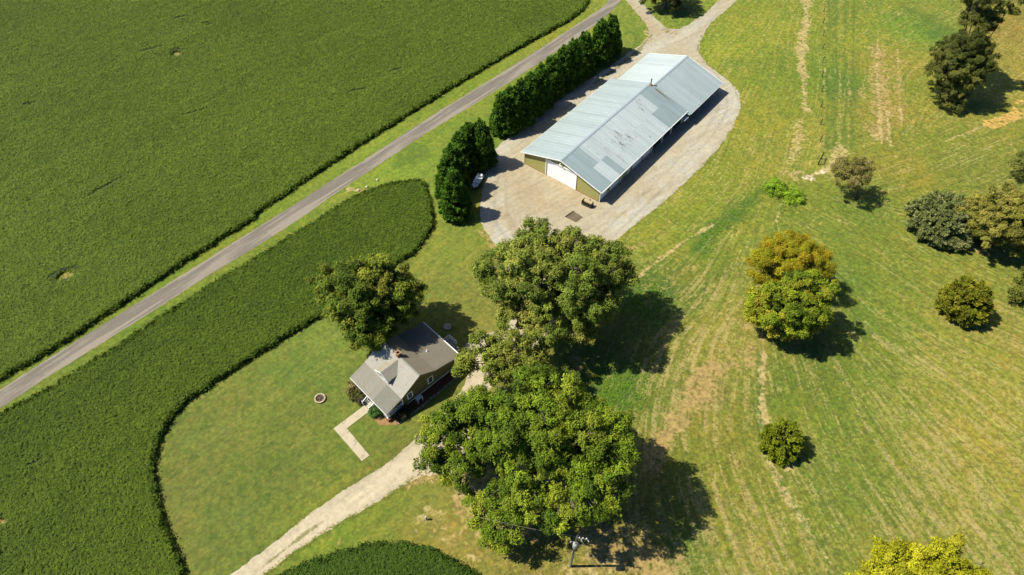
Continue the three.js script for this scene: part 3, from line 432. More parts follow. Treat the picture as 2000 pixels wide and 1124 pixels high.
// ------------------------------------------------------------------ textures of built things
const shingleTex = (c, seed) => dataTex(512, 512, (i, j, o) => {          // 6 m square, courses every 0.15 m
  const x = i / 512 * 6, y = j / 512 * 6, row = Math.floor(y / .15), fy = y / .15 - row, q = smp(FW, row * 7.3 + seed, Math.floor(x / .3 + row * .5) * 3.7 + seed), st = smp(FB, x * 60 + seed, y * 5), f = FW[(j & TM) * TN + (i & TM)];
  const k = (.8 + .26 * q + .12 * f) * (1 + .22 * (st - .5)) * (fy < .14 ? .8 : 1); for (let n = 0; n < 3; n++) o[n] = c[n] * k;
});
const metalMat = (c, rough, map) => new THREE.MeshStandardMaterial({ color: c, roughness: rough, metalness: .15, side: THREE.DoubleSide, map: map ?? null });
const MWHITE = mat(new THREE.Color(.82, .82, .8), .5), MTRIM = mat(new THREE.Color(.78, .78, .75), .5), MOLIVE = mat(TC(152, 148, 88, 2.0), .75), MDARK = mat(new THREE.Color(.02, .02, .022), .6), MCONC = mat(TC(225, 212, 180), .85, { bumpMap: rep(grainTex, .5), bumpScale: .01 });
const MGLASS = new THREE.MeshPhysicalMaterial({ color: new THREE.Color(.02, .03, .035), roughness: .06, specularIntensity: 1 });
const sidingTex = dataTex(64, 64, (i, j, o) => { o[0] = o[1] = o[2] = (j % 16) / 15; }, false);
const MSIDING = mat(TC(124, 122, 66), .7, { bumpMap: rep(sidingTex, 1, 1.6), bumpScale: .012 });
const MBRICK = mat(0xffffff, .9, { map: dataTex(256, 256, (i, j, o) => { const x = i / 256 * 1.6, y = j / 256 * 1.6, row = Math.floor(y / .08), bxx = x / .2 + (row % 2) * .5, m = y / .08 - row < .14 || bxx - Math.floor(bxx) < .06, q = smp(FW, row * 5.1, Math.floor(bxx) * 9.7), c = m ? T(150, 128, 108) : T(150 + 30 * q, 84 + 20 * q, 58 + 12 * q); o[0] = c[0]; o[1] = c[1]; o[2] = c[2]; }) });

// ------------------------------------------------------------------ house (local x across the front, -z to the back)
const HA = 0.79656, HOUSE = [-23.6, 0, -53.906];
const houseAt = (x, d, y = 0) => V(HOUSE[0] + Math.cos(HA) * x + Math.sin(HA) * d, y, HOUSE[2] + Math.sin(HA) * x - Math.cos(HA) * d);
{
  const h = thing('house', 'olive sided bungalow with grey shingle roof, brick chimney and front porch', 'house', HOUSE, -HA);
  const W = 8.6, X0 = .45, X1 = 8.15, RP = [[0, 2.49], [2.85, 3.52], [6.48, 5.71], [9.11, 4.12], [13.82, 3.01]];
  const roofH = (d) => { for (let i = 0; i < 4; i++) if (d <= RP[i + 1][0]) return lerp(RP[i][1], RP[i + 1][1], (d - RP[i][0]) / (RP[i + 1][0] - RP[i][0])); return 3; };
  // walls
  const prof = [[3.1, .45], [13.4, .45], [13.4, roofH(13.4) - .16], [9.11, roofH(9.11) - .17], [6.48, roofH(6.48) - .2], [3.1, roofH(3.1) - .18]];
  const sh = new THREE.Shape(prof.map(([d, y]) => new THREE.Vector2(d, y))), ex = new THREE.ExtrudeGeometry(sh, { depth: X1 - X0, bevelEnabled: false });
  ex.applyMatrix4(new THREE.Matrix4().makeBasis(V(0, 0, -1), V(0, 1, 0), V(1, 0, 0))); ex.translate(X0, 0, 0);
  part('wall', ex, MSIDING, h);
  part('foundation', bx(X0 + .05, X1 - .05, 0, .449, -13.35, -3.15), MBRICK, h);
  parts('skirt_board', [bx(X1, X1 + .03, .36, .52, -13.42, -3.1), bx(X0 - .03, X0, .36, .52, -13.42, -3.1), bx(X0, X1, .36, .52, -13.43, -13.4)], MTRIM, h);
  for (const [x, d] of [[X1, 13.4], [X1, 3.2], [X0 - .03, 13.4], [X0 - .03, 3.2]]) part('corner_board', bx(x, x + .031, .525, roofH(d) - .22, -d, -d + .14), MTRIM, h);
  // roof
  const tints = [T(170, 166, 150), T(198, 194, 180), T(168, 158, 138), T(152, 146, 128)];
  RP.slice(0, 4).forEach(([d0, y0], i) => {
    const [d1, y1] = RP[i + 1], g = slab([V(0, y0, -d0), V(W, y0, -d0), V(W, y1, -d1), V(0, y1, -d1)], .12);
    part('roof_slope', g, mat(0xffffff, .92, { map: rep(shingleTex(tints[i], 17 + i * 40), 1 / 6), bumpMap: rep(grainTex, 1 / 1.7), bumpScale: .006 }), h);
  });
  // lighter newer shingles on the right of the porch roof is a patch of its own courses
  part('shingle_patch', slab([V(5.3, 2.51, -.012), V(W - .02, 2.51, -.012), V(W - .02, 3.525, -2.8), V(5.3, 3.525, -2.8)], .01), mat(0xffffff, .92, { map: rep(shingleTex(T(150, 150, 134), 90), 1 / 6) }), h);
  part('ridge_cap', [slab([V(-.02, 5.64, -6.3), V(W + .02, 5.64, -6.3), V(W + .02, 5.75, -6.48), V(-.02, 5.75, -6.48)], .03), slab([V(-.02, 5.75, -6.485), V(W + .02, 5.75, -6.485), V(W + .02, 5.65, -6.67), V(-.02, 5.65, -6.67)], .03)], mat(TC(160, 162, 148), .9), h);
  parts('fascia', [bx(-.01, W + .01, 2.3, 2.47, 0.002, .045), bx(-.01, W + .01, 2.85, 2.995, -13.87, -13.825)], MTRIM, h);
  for (const x of [-.03, W + .003]) { const r = []; RP.slice(0, 4).forEach(([d0, y0], i) => { const [d1, y1] = RP[i + 1]; r.push(slab([V(x, y0 - .015, -d0), V(x + .027, y0 - .015, -d0), V(x + .027, y1 - .015, -d1), V(x, y1 - .015, -d1)], .17)); }); part('rake_board', r, mat(TC(150, 148, 120), .7), h); }
  part('gutter', [bx(-.02, W + .02, 2.87, 2.985, -13.99, -13.875)], MTRIM, h);
  // chimney
  const ch = part('chimney', [bx(3.56, 4.16, 5.2, 6.35, -6.75, -6.65), bx(3.56, 4.16, 5.2, 6.35, -6.25, -6.15), bx(3.56, 3.66, 5.2, 6.35, -6.649, -6.251), bx(4.06, 4.16, 5.2, 6.35, -6.649, -6.251)], MBRICK, h);
  part('chimney_cap', [bx(3.5, 4.22, 6.351, 6.43, -6.81, -6.66), bx(3.5, 4.22, 6.351, 6.43, -6.24, -6.09), bx(3.5, 3.66, 6.351, 6.43, -6.659, -6.241), bx(4.06, 4.22, 6.351, 6.43, -6.659, -6.241)], mat(TC(206, 160, 126), .9), ch);
  part('flue', bx(3.67, 4.05, 5.2, 6.0, -6.64, -6.26), MDARK, ch);
  part('vent_pipe', [rod(V(5.03, 3.6, -10.49), V(5.03, 4.15, -10.49), .07, .07, 9), rod(V(5.03, 3.78, -10.49), V(5.03, 3.85, -10.49), .16, .09, 9)], MWHITE, h);
  // dormer
  const DX = 4.23, DR = 5.45, DE = 4.55, DW = 1.5, back = (y) => 2.85 + (y - 3.52) / (5.71 - 3.52) * 3.63;
  const dg = new THREE.BufferGeometry(); { const P = [], q = (...v) => v.forEach((p) => P.push(...p)); const x0 = DX - DW + .18, x1 = DX + DW - .18, ye = DE + .02, yr = DR - .1, f = -3.0, base = 3.45;
    q([x0, base, f], [x1, base, f], [x1, ye, f], [x0, base, f], [x1, ye, f], [x0, ye, f], [x0, ye, f], [x1, ye, f], [DX, yr, f]);
    q([x1, base, f], [x1, ye, -back(ye)], [x1, ye, f], [x0, base, f], [x0, ye, f], [x0, ye, -back(ye)]); dg.setAttribute('position', new THREE.Float32BufferAttribute(P, 3)); dg.setAttribute('uv', new THREE.Float32BufferAttribute(new Array(P.length / 3 * 2).fill(0), 2)); dg.computeVertexNormals(); }
  const dm = part('dormer', dg, mat(TC(205, 204, 188), .7), h, 'pale gabled dormer on the front roof slope');
  const droof = (s, c) => part('roof_slope', slab(s < 0 ? [V(DX, DR, -2.85), V(DX, DR, -back(DR)), V(DX - DW, DE, -back(DE)), V(DX - DW, DE, -2.85)] : [V(DX + .004, DR, -2.85), V(DX + DW, DE, -2.85), V(DX + DW, DE, -back(DE)), V(DX + .004, DR, -back(DR))], .09), mat(0xffffff, .92, { map: rep(shingleTex(c, 7 + s), 1 / 6) }), dm);
  droof(-1, T(198, 190, 166)); droof(1, T(186, 184, 170));
  part('rake_board', [bar(V(DX, DR - .06, -2.82), V(DX - DW, DE - .06, -2.82), .05, .16), bar(V(DX, DR - .06, -2.82), V(DX + DW, DE - .06, -2.82), .05, .16)], MWHITE, dm);
  part('window', [bx(DX - .45, DX + .45, 3.95, 4.7, -2.995, -2.97)], MGLASS, dm); part('window_frame', [bx(DX - .52, DX - .451, 3.9, 4.76, -2.998, -2.95), bx(DX + .451, DX + .52, 3.9, 4.76, -2.998, -2.95), bx(DX - .45, DX + .45, 4.701, 4.76, -2.998, -2.95), bx(DX - .45, DX + .45, 3.88, 3.949, -2.998, -2.94)], MWHITE, dm);
  // side windows
  for (const [d0, d1, y0, y1] of [[4.05, 4.98, 1.32, 2.72], [7.83, 8.83, 1.2, 2.72]]) {
    const w = part('window', [bx(X1 + .002, X1 + .05, y0, y0 + .13, -d1, -d0), bx(X1 + .002, X1 + .05, y1 - .13, y1, -d1, -d0), bx(X1 + .002, X1 + .05, y0 + .131, y1 - .131, -d1, -d1 + .13), bx(X1 + .002, X1 + .05, y0 + .131, y1 - .131, -d0 - .13, -d0), bx(X1 + .002, X1 + .035, (y0 + y1) / 2 - .02, (y0 + y1) / 2 + .02, -d1 + .131, -d0 - .131)], MWHITE, h);
    part('pane', [bx(X1 + .003, X1 + .015, y0 + .132, (y0 + y1) / 2 - .021, -d1 + .132, -d0 - .132), bx(X1 + .003, X1 + .02, (y0 + y1) / 2 + .021, y1 - .132, -d1 + .132, -d0 - .132)], MGLASS, w);
  }
  for (const x of [1.9, 6.6]) { const w = part('window', [bx(x - .55, x + .55, 1.3, 2.55, -3.098, -3.05)], MWHITE, h); part('pane', bx(x - .44, x + .44, 1.42, 2.43, -3.049, -3.04), MGLASS, w); }
  const dr = part('door', bx(3.8, 4.75, .62, 2.7, -3.098, -3.04), MWHITE, h); part('handle', rod(V(4.65, 1.6, -3.03), V(4.65, 1.6, -2.98), .03), MDARK, dr);
  // porch
  part('porch_floor', bx(.35, 8.2, .46, .6, -3.09, -.22), mat(TC(150, 150, 142), .7), h);
  part('porch_base', [bx(.45, 8.12, 0, .455, -3.0, -.35)], MBRICK, h);
  part('porch_beam', [bx(.4, 8.2, 2.13, 2.33, -.48, -.3), bx(8.0, 8.2, 2.33, 2.5, -3.09, -.49), bx(.4, .6, 2.33, 2.5, -3.09, -.49)], MTRIM, h);
  for (const x of [.5, 3.5, 5.25, 8.1]) part('porch_post', [bx(x - .1, x + .1, .605, 2.125, -.49, -.29), bx(x - .15, x + .15, .603, .75, -.54, -.24)], MWHITE, h);
  part('brick_pier', bx(7.95, 8.5, 0, .62, -.75, -.15), MBRICK, h);
  const rail = (a, b, name = 'railing') => { const g = [bar(a, a.clone().setY(a.y + .96), .08), bar(b, b.clone().setY(b.y + .96), .08), bar(a.clone().setY(a.y + .9), b.clone().setY(b.y + .9), .07, .08), bar(a.clone().setY(a.y + .12), b.clone().setY(b.y + .12), .05, .06)], n = Math.round(a.distanceTo(b) / .16); const o = part(name, g, MWHITE, h); const bg = []; for (let i = 1; i < n; i++) { const p = a.clone().lerp(b, i / n); bg.push(bx(p.x - .018, p.x + .018, p.y + .14, p.y + .86, p.z - .018, p.z + .018)); } part('baluster', bg, MWHITE, o).userData.kind = 'stuff'; };
  rail(V(8.1, .6, -.5), V(8.1, .6, -3.05)); rail(V(.5, .6, -.5), V(.5, .6, -3.05)); rail(V(.6, .6, -.39), V(3.4, .6, -.39)); rail(V(5.35, .6, -.39), V(8.0, .6, -.39));
  for (let k = 0; k < 3; k++) part('step', bx(3.62, 5.12, 0.005, .45 - k * .15, -.3 + k * .3 + (k ? .002 : 0), k * .3), mat(TC(235, 228, 212), .8), h);
  rail(V(3.6, .5, -.2), V(3.6, .05, .72), 'stair_railing'); rail(V(5.14, .5, -.2), V(5.14, .05, .72), 'stair_railing');
  for (const x of [3.6, 5.14]) part('newel_post', bx(x - .06, x + .06, 0.003, 1.12, .7, .82), MWHITE, h);
  // back landing
  part('back_landing', bx(3.6, 5.4, 0.003, .5, -15.9, -14.0), mat(TC(176, 178, 170), .9), h);
  part('back_step', bx(5.401, 6.0, 0.003, .26, -15.8, -14.6), mat(TC(190, 190, 178), .9), h);
  rail(V(3.65, .5, -14.05), V(3.65, .5, -15.85), 'landing_railing'); rail(V(3.7, .5, -15.85), V(5.3, .5, -15.85), 'landing_railing');
  part('back_door', bx(4.0, 4.95, .55, 2.6, -13.44, -13.402), MWHITE, h);
  part('downspout', rod(V(8.22, .1, -13.55), V(8.22, 2.85, -13.55), .045, .045, 6), MTRIM, h);
}
// white stand by the side window
{
  const p = houseAt(8.75, 5.55), s = thing('garden_stand', 'white slatted stand beside the house wall next to the side window', 'stand', [p.x, 0, p.z], -HA);
  for (const [x, z] of [[-.3, -.4], [.3, -.4], [-.3, .4], [.3, .4]]) part('leg', bx(x - .03, x + .03, 0.002, 1.0, z - .03, z + .03), MWHITE, s);
  for (let k = 0; k < 5; k++) part('slat', bx(-.38 + k * .155, -.26 + k * .155, 1.0, 1.03, -.5, .5), MWHITE, s);
  part('brace', [bx(-.3, .3, .4, .44, -.42, -.38), bx(-.3, .3, .4, .44, .38, .42)], MWHITE, s);
}
// mulch beds, walk
const mulchTex = (c1, c2) => dataTex(256, 256, (i, j, o) => { const f = FW[(j & TM) * TN + (i & TM)], q = FB[((j * 2) & TM) * TN + ((i * 2) & TM)]; for (let n = 0; n < 3; n++) o[n] = lerp(c1[n], c2[n], q) * (.55 + .9 * f); });
const bedPoly = (l) => ragged(l.map(([x, d]) => { const p = houseAt(x, d); return [p.x, p.z]; }), .4, .09, 5);
const mulchM = mat(0xffffff, .95, { map: rep(mulchTex(T(170, 126, 78), T(206, 166, 112)), 1 / 5), bumpMap: rep(grainTex, .4), bumpScale: .05 });
const redM = mat(0xffffff, .95, { map: rep(mulchTex(T(128, 78, 52), T(160, 104, 70)), 1 / 5), bumpMap: rep(grainTex, .4), bumpScale: .05 });
const b1 = struct('mulch_bed', sheet(bedPoly([[5.3, -1.0], [7.8, -1.1], [9.5, .7], [8.6, 1.4], [8.0, .3], [5.3, .3]]), .016), mulchM); b1.userData.label = 'orange wood mulch bed at the porch corner';
const b2 = struct('mulch_bed', sheet(bedPoly([[8.05, 1.3], [9.5, .75], [9.6, 13.6], [8.05, 14.1]]), .02), redM); b2.userData.label = 'dark red mulch bed along the side wall of the house';
const b3 = struct('mulch_bed', sheet(bedPoly([[-.3, -.75], [3.5, -.95], [3.5, .3], [-.3, .3]]), .016), mulchM); b3.userData.label = 'narrow mulch bed left of the porch steps';
{
  const w = new THREE.Group(); w.name = 'walkway'; w.userData.kind = 'structure'; w.userData.label = 'pale concrete walk bent at a right angle from the porch steps'; scene.add(w);
  const P = (x, y) => { const p = G(x, y); p.y = .07; return p; }, L = P(711.7, 792.8), R = P(723.2, 802.6), O = P(651.2, 837.9), I = P(677.4, 837.9), BL = P(706.7, 901.8), BR = P(721.6, 890.6), mx = (a, b, t) => a.clone().lerp(b, t);
  const conc = (k) => mat(0xffffff, .9, { map: rep(dataTex(256, 256, (i, j, o) => { const x = i / 256 * 6, y = j / 256 * 6, f = FW[(j & TM) * TN + (i & TM)], q = fa(x + k * 9, y, 7), s = sst(.68, .8, fb(x + k * 3, y, 9)); const c = T(232, 218, 184); for (let n = 0; n < 3; n++) o[n] = c[n] * (.86 + .14 * f + .12 * q - .22 * s); }), 1 / 6) });
  const Oi = G(666.5, 827), Ii = I; Oi.y = .07;
  const top = [L, R]; const n1 = 1;
  const elbowA = mx(O, L, .25), elbowB = I;
  for (let k = 0; k < n1; k++) { const a0 = mx(elbowA, L, k / n1 + .003), a1 = mx(elbowA, L, (k + 1) / n1), b0 = mx(elbowB, R, k / n1 + .003), b1_ = mx(elbowB, R, (k + 1) / n1); part('slab', slab([b0, b1_, a1, a0], .066), conc(k), w); }
  const e2 = mx(O, BL, .3);
  part('slab', slab([O, e2, I, elbowA], .066), conc(5), w);
  const n2 = 2; for (let k = 0; k < n2; k++) { const a0 = mx(e2, BL, k / n2 + .002), a1 = mx(e2, BL, (k + 1) / n2 - .002), b0 = mx(I, BR, k / n2 + .002), b1_ = mx(I, BR, (k + 1) / n2 - .002); part('slab', slab([a0, a1, b1_, b0], .066), conc(7 + k), w); }
}
{
  const s = thing('stone_edging', 'row of pale edging stones bordering the dark mulch along the house side', 'edging', HOUSE, -HA), r = rng(9), g = new THREE.IcosahedronGeometry(.2, 0), ms = [mat(TC(190, 176, 152), .9), mat(TC(165, 150, 130), .9)];
  for (let k = 0; k < 34; k++) { const o = part('stone', g, ms[k % 2], s); o.position.set(9.62 + (r() - .5) * .16, .05, -(1.0 + k * .37 + (r() - .5) * .12)); o.scale.set(.7 + .4 * r(), .5 + .3 * r(), .9 + .5 * r()); o.rotation.y = r() * 3; }
}
// shrubs round the house
function shrub(x, d, R, H, pal, label, seed, geo = SPRIGS, nl = 7) { const p = houseAt(x, d); return broadleaf({ name: 'shrub', seed, base: p, center: V(p.x, H * .55, p.z), r: [R, H * .5, R], lobes: nl, lobeR: R * .55, clumps: 6, clumpR: R * .4, sprigs: 14, leaf: .55, trunk: .05, palette: pal, label, geo }); }
for (const [x, d, R, H, pal, label, seed] of [
  [.5, -.35, .75, 1.1, [[120, 118, 60], [150, 128, 84], [110, 116, 50]], 'brownish flowering shrub at the left end of the porch front', 301],
  [1.6, -.4, .8, 1.2, [[96, 104, 46], [128, 122, 62]], 'olive leafy shrub in the middle of the porch front bed', 302],
  [2.7, -.4, .7, .9, [[70, 78, 40], [98, 90, 58]], 'dark low shrub left of the white porch steps', 303],
  [5.95, -.35, .72, 1.15, [[62, 96, 34], [88, 122, 48]], 'round bright green shrub right of the white porch steps', 304],
  [8.85, 2.0, .75, 1.0, [[56, 60, 36], [78, 70, 48]], 'dark shrub in the bed beside the porch end', 305],
  [9.0, 3.2, .6, .7, [[60, 66, 34], [74, 72, 44]], 'small dark shrub in the side bed under the front window', 306]]) { const o = shrub(x, d, R, H, pal, label, seed); o.userData.category = 'shrub'; }
{ const p = houseAt(-.34, -.5), s = thing('garden_hook', 'thin black hook post left of the porch shrubs', 'post', [p.x, 0, p.z]); part('post', rod(V(0, 0, 0), V(0, 1.5, 0), .035), MDARK, s); part('hook', [rod(V(0, 1.5, 0), V(.2, 1.62, 0), .025), rod(V(.2, 1.62, 0), V(.28, 1.45, 0), .025)], MDARK, s); part('lantern', [bx(.2, .36, 1.15, 1.45, -.08, .08)], MDARK, s); }
{ const p = houseAt(5.25, -.95), s = thing('path_light', 'short black path light at the foot of the porch steps', 'lamp', [p.x, 0, p.z]); part('stake', rod(V(0, 0, 0), V(0, .55, 0), .03), MDARK, s); part('lamp_head', rod(V(0, .55, 0), V(0, .68, 0), .13, .03), MDARK, s); }
{ const p = G(874, 640), s = thing('well_cover', 'round pale concrete cover on the grass behind the house', 'cover', [p.x, 0, p.z]); const c = new THREE.CylinderGeometry(.62, .66, .32, 28); c.translate(0, .16, 0); part('cover', c, mat(TC(206, 196, 176), .9), s); part('lid', [rod(V(.12, .32, .1), V(.12, .36, .1), .22, .22, 18)], mat(TC(190, 182, 162), .9), s); }
{ const p = G(625, 780), s = thing('fire_pit', 'round fire pit of pale blocks on the front lawn', 'fire pit', [p.x, 0, p.z]), r = rng(4); const ms = [mat(TC(232, 212, 172), .9), mat(TC(220, 196, 156), .9), mat(TC(240, 222, 186), .9)];
  for (let k = 0; k < 14; k++) { const o = part('block', bx(-.145, .145, 0.003, .28, -.1, .1), ms[k % 3], s), a = k / 14 * 6.283; o.position.set(Math.cos(a) * .72, 0, Math.sin(a) * .72); o.rotation.y = -a + Math.PI / 2; }
  const ash = new THREE.CylinderGeometry(.6, .6, .1, 20); ash.translate(0, .055, 0); part('ash', ash, mat(TC(112, 96, 78), .95), s); for (let k = 0; k < 4; k++) part('charred_stick', rod(V((r() - .5) * .8, .13, (r() - .5) * .8), V((r() - .5) * .8, .2, (r() - .5) * .8), .04), MDARK, s); }
{ const p = G(833, 1016), s = thing('marker_post', 'short pale post standing alone on the grass below the drive', 'post', [p.x, 0, p.z]); part('post', rod(V(0, 0, 0), V(-.05, .8, -.05), .13, .1, 9), mat(TC(214, 204, 170), .85), s); part('cap', rod(V(-.05, .8, -.05), V(-.05, .9, -.05), .16, .12, 9), mat(TC(230, 222, 196), .8), s); part('arm', rod(V(.02, .6, 0), V(.28, .72, .04), .06), mat(TC(150, 140, 110), .85), s); }
{ const p = G(497, 429), s = thing('field_stake', 'thin pale stake leaning at the corner of the upper soybean field', 'stake', [p.x, 0, p.z]); part('stake', rod(V(0, 0, 0), V(-.35, 1.5, -.3), .05), mat(TC(196, 188, 164), .85), s); part('flag', bx(-.5, -.3, 1.4, 1.55, -.32, -.3), mat(TC(190, 186, 160), .85), s); }
for (const [x, y, l] of [[737, 352, 'uppermost of the three pale stones on the road verge'], [716, 366, 'middle one of the three pale stones on the road verge'], [700, 372, 'lowest of the three pale stones on the road verge, beside the bare patch']]) { const p = G(x, y), g = new THREE.IcosahedronGeometry(.32, 1), a = g.attributes.position, r = rng(x); for (let i = 0; i < a.count; i++) { const q = .8 + .35 * smp(FW, a.getX(i) * 50 + x, a.getZ(i) * 50 + a.getY(i) * 40); a.setXYZ(i, a.getX(i) * q, a.getY(i) * q * .7, a.getZ(i) * q); } g.computeVertexNormals(); const o = part(numbered('stone'), g, mat(TC(232, 216, 178), .9), scene); o.position.set(p.x, .08, p.z); tag(o, l, 'stone'); }
{ const p = G(907, 713), s = thing('bare_branch', 'bare pale fallen branch by the back corner of the house', 'branch', [p.x, 0, p.z]), r = rng(12), g = []; for (let k = 0; k < 9; k++) { const a = V((r() - .5) * .6, .15, (r() - .5) * .6), b = V((r() - .5) * 3.4, .2 + r() * .9, (r() - .5) * 2.2); g.push(taper([a, a.clone().lerp(b, .5).add(V(0, .25, 0)), b], [.06, .045, .015], 5)); } part('twigs', g, MBARKG, s); }
// ------------------------------------------------------------------ long shed (local x across the gable, -z along it)
const BA = 0.67486, BARN = [1.683, 0, -104.42];
const barnAt = (a, b, y = 0) => V(BARN[0] + Math.cos(BA) * a + Math.sin(BA) * b, y, BARN[2] + Math.sin(BA) * a - Math.cos(BA) * b);
{
  const t = thing('metal_shed', 'long olive sided shed with pale metal roof in two stepped sections', 'shed', BARN, -BA);
  const W = 18.55, L = 31.43, E = 2.98, R = 5.65, o = .55, mid = W / 2, L2 = 14.1, A2 = .85, W2 = 18.5, E2 = 2.52, R2 = 5.42, M2 = A2 + W2 / 2;
  const hAt = (a) => a < mid ? lerp(E, R, a / mid) : lerp(R, E, (a - mid) / mid);
  // walls: front gable with the doorway, sides, back
  const face = (pts, z, th) => { const s = new THREE.Shape(pts.map(([x, y]) => new THREE.Vector2(x, y))), g = new THREE.ExtrudeGeometry(s, { depth: th, bevelEnabled: false }); g.translate(0, 0, z); return g; };
  const D0 = 5.78, D1 = 12.65, DH = 3.78;
  part('front_wall', face([[o, .0], [D0, 0], [D0, DH], [D1, DH], [D1, 0], [W - o, 0], [W - o, hAt(W - o) - .12], [mid, R - .12], [o, hAt(o) - .12]], -o - .15, .15), MOLIVE, t);
  part('back_wall', face([[o + .01, 0.01], [W - o - .01, 0.01], [W - o - .01, hAt(W - o) - .13], [mid, R - .13], [o + .01, hAt(o) - .13]], -L + .3, .15), MOLIVE, t);
  part('left_wall', bx(o, o + .15, 0.01, hAt(o) - .14, -L + .3, -o - .16), MOLIVE, t);
  // right side: openings, doors and piers
  const xs = W - o - .15, TOP = hAt(W - o) - .16, piers = [];
  const doors = [[.9, 3.3], [4.0, 7.4], [12.0, 15.3], [15.8, 18.7]], bays = [[19.2, 22.7], [23.1, 26.2], [26.7, 30.6]];
  let at = .7; for (const [b0, b1] of [...doors.slice(0, 2), [10.1, 11.1], ...doors.slice(2), ...bays]) { piers.push(bx(xs, xs + .15, .01, TOP, -b0, -at)); at = b1; } piers.push(bx(xs, xs + .15, .01, TOP, -L + .32, -at)); piers.push(bx(xs + .01, xs + .14, 2.5, TOP - .01, -L + .35, -.75));
  part('right_wall', piers, MOLIVE, t);
  for (const [b0, b1] of doors) { const d = part('garage_door', bx(xs + .03, xs + .09, 2.43, 2.5, -b1, -b0), MWHITE, t); for (let k = 0; k < 4; k++) part('door_panel', bx(xs + .05, xs + .1, .02 + k * .6, .6 + k * .6, -b1 + .01, -b0 - .01), MWHITE, d); }
  const sd = part('side_door', bx(xs + .05, xs + .11, .03, 2.4, -11.08, -10.12), MWHITE, t); part('handle', rod(V(xs + .12, 1.05, -10.25), V(xs + .17, 1.05, -10.25), .03), MDARK, sd);
  const win = part('window', [bx(xs + .151, xs + .2, 1.1, 1.2, -9.4, -8.2), bx(xs + .151, xs + .2, 2.1, 2.2, -9.4, -8.2), bx(xs + .151, xs + .2, 1.201, 2.099, -8.3, -8.2), bx(xs + .151, xs + .2, 1.201, 2.099, -9.4, -9.3)], MWHITE, t); part('pane', bx(xs + .152, xs + .17, 1.202, 2.098, -9.298, -8.302), MGLASS, win);
  for (const b of [.6, 7.7, 18.95, 22.9, 26.45, 31.0]) part('post', bx(xs + .152, xs + .27, .01, TOP - .02, -b - .1, -b + .08), MWHITE, t);
  // something of the inside: floor and a dividing wall behind the open bays
  part('inner_floor', bx(o + .2, xs - .01, .012, .05, -L + .35, -o - .2), mat(TC(150, 140, 120), .95), t);
  part('dividing_wall', bx(xs - 3.2, xs - 3.05, .052, 3.3, -L + .4, -19), mat(TC(130, 124, 108), .9), t);
  // front sliding door
  const fd = part('front_door', [bx(D0 - .14, D0, .02, DH + .1, -o + .002, -o + .12), bx(D1, D1 + .14, .02, DH + .1, -o + .002, -o + .12), bx(D0 - .14, D1 + .14, DH + .101, DH + .24, -o + .002, -o + .12)], MWHITE, t, 'wide white overhead door in the front gable');
  for (let k = 0; k < 6; k++) part('door_panel', bx(D0 + .01, D1 - .01, .03 + k * .625, .645 + k * .625, -o - .12, -o - .06), mat(new THREE.Color(.9, .9, .89), .45), fd);
  parts('corner_board', [bx(o - .02, o + .1, .01, hAt(o) - .2, -o + .002, -o + .03), bx(W - o - .1, W - o + .02, .01, hAt(W - o) - .2, -o + .002, -o + .03)], mat(TC(128, 120, 70), .7), t);
  parts('lower_board', [bx(o, D0 - .15, .01, .2, -o + .003, -o + .04), bx(D1 + .15, W - o, .01, .2, -o + .003, -o + .04)], mat(TC(190, 152, 98), .9), t);
  const lamp = part('wall_lamp', [bx(9.05, 9.3, 4.5, 4.7, -o + .002, -o + .1), rod(V(9.17, 4.62, -o + .1), V(9.17, 4.72, -o + .42), .035)], MTRIM, t); part('lamp_head', rod(V(9.17, 4.5, -o + .46), V(9.17, 4.78, -o + .42), .17, .09, 10), MWHITE, lamp);
  // roof sheets
  const SW = 9.3, rr = rng(31);
  const rustTex = dataTex(640, 2048, (i, j, out) => {        // u: ridge to eave 9.3 m, v: along 31.43 m
    const a = i / 640 * SW, b = j / 2048 * L, f = FW[(j & TM) * TN + (i & TM)], st = smp(FB, a * 8, b * 70), q = fa(a * 3, b * 3, 60), seam = smp(FA, a * 22, Math.floor(b / .898) * 37.7);
    let k = .9 + .1 * f + .1 * (st - .5) + .14 * (seam - .5); out[0] = out[1] = out[2] = k;
    const heavy = Math.exp(-(((b - 6.9) / .55) ** 2)) * sst(1, 1.6, a) * sst(4.6, 3.8, a) + .75 * Math.exp(-(((b - 14) / 3.4) ** 2 + ((a - 4.6) / 2.6) ** 2)) + .5 * Math.exp(-(((b - 24.6) / 1.6) ** 2 + ((a - 2.4) / 2) ** 2)) + .45 * Math.exp(-(((b - 9) / .9) ** 2 + ((a - 4.6) / 1.6) ** 2)) + .2 * sst(7, 9, b) * sst(27, 25, b);
    const sp = smp(FB, a * 24 + 100, b * 55 + 40), s = sst(.84 - .27 * heavy, .92 - .26 * heavy, .56 * sp + .44 * smp(FW, a * 22, b * 60) + .06 * q);
    const c = f > .5 ? [.36, .12, .06] : [.22, .1, .07]; for (let n = 0; n < 3; n++) out[n] = lerp(out[n], c[n], s * .9);
    // streak below the stovepipe
    const x = Math.abs(b - 31.05 + a * .05) / (.16 + a * .06), v = sst(1.0, .35, x + .55 * (smp(FB, a * 5, b * 130) - .5)) * sst(7.4, 1.5, a) * sst(.05, .3, a), oc = [.5, .24, .07]; for (let n = 0; n < 3; n++) out[n] = lerp(out[n], oc[n], v * .95);
  });
  rustTex.wrapS = rustTex.wrapT = THREE.ClampToEdgeWrapping;
  const wearTex = dataTex(256, 512, (i, j, out) => { const f = FW[(j & TM) * TN + (i & TM)], st = smp(FB, i * .7, j * 2.5), q = FA[(j & TM) * TN + (i & TM)]; out[0] = out[1] = out[2] = .86 + .09 * f + .1 * (st - .5) + .08 * q; });
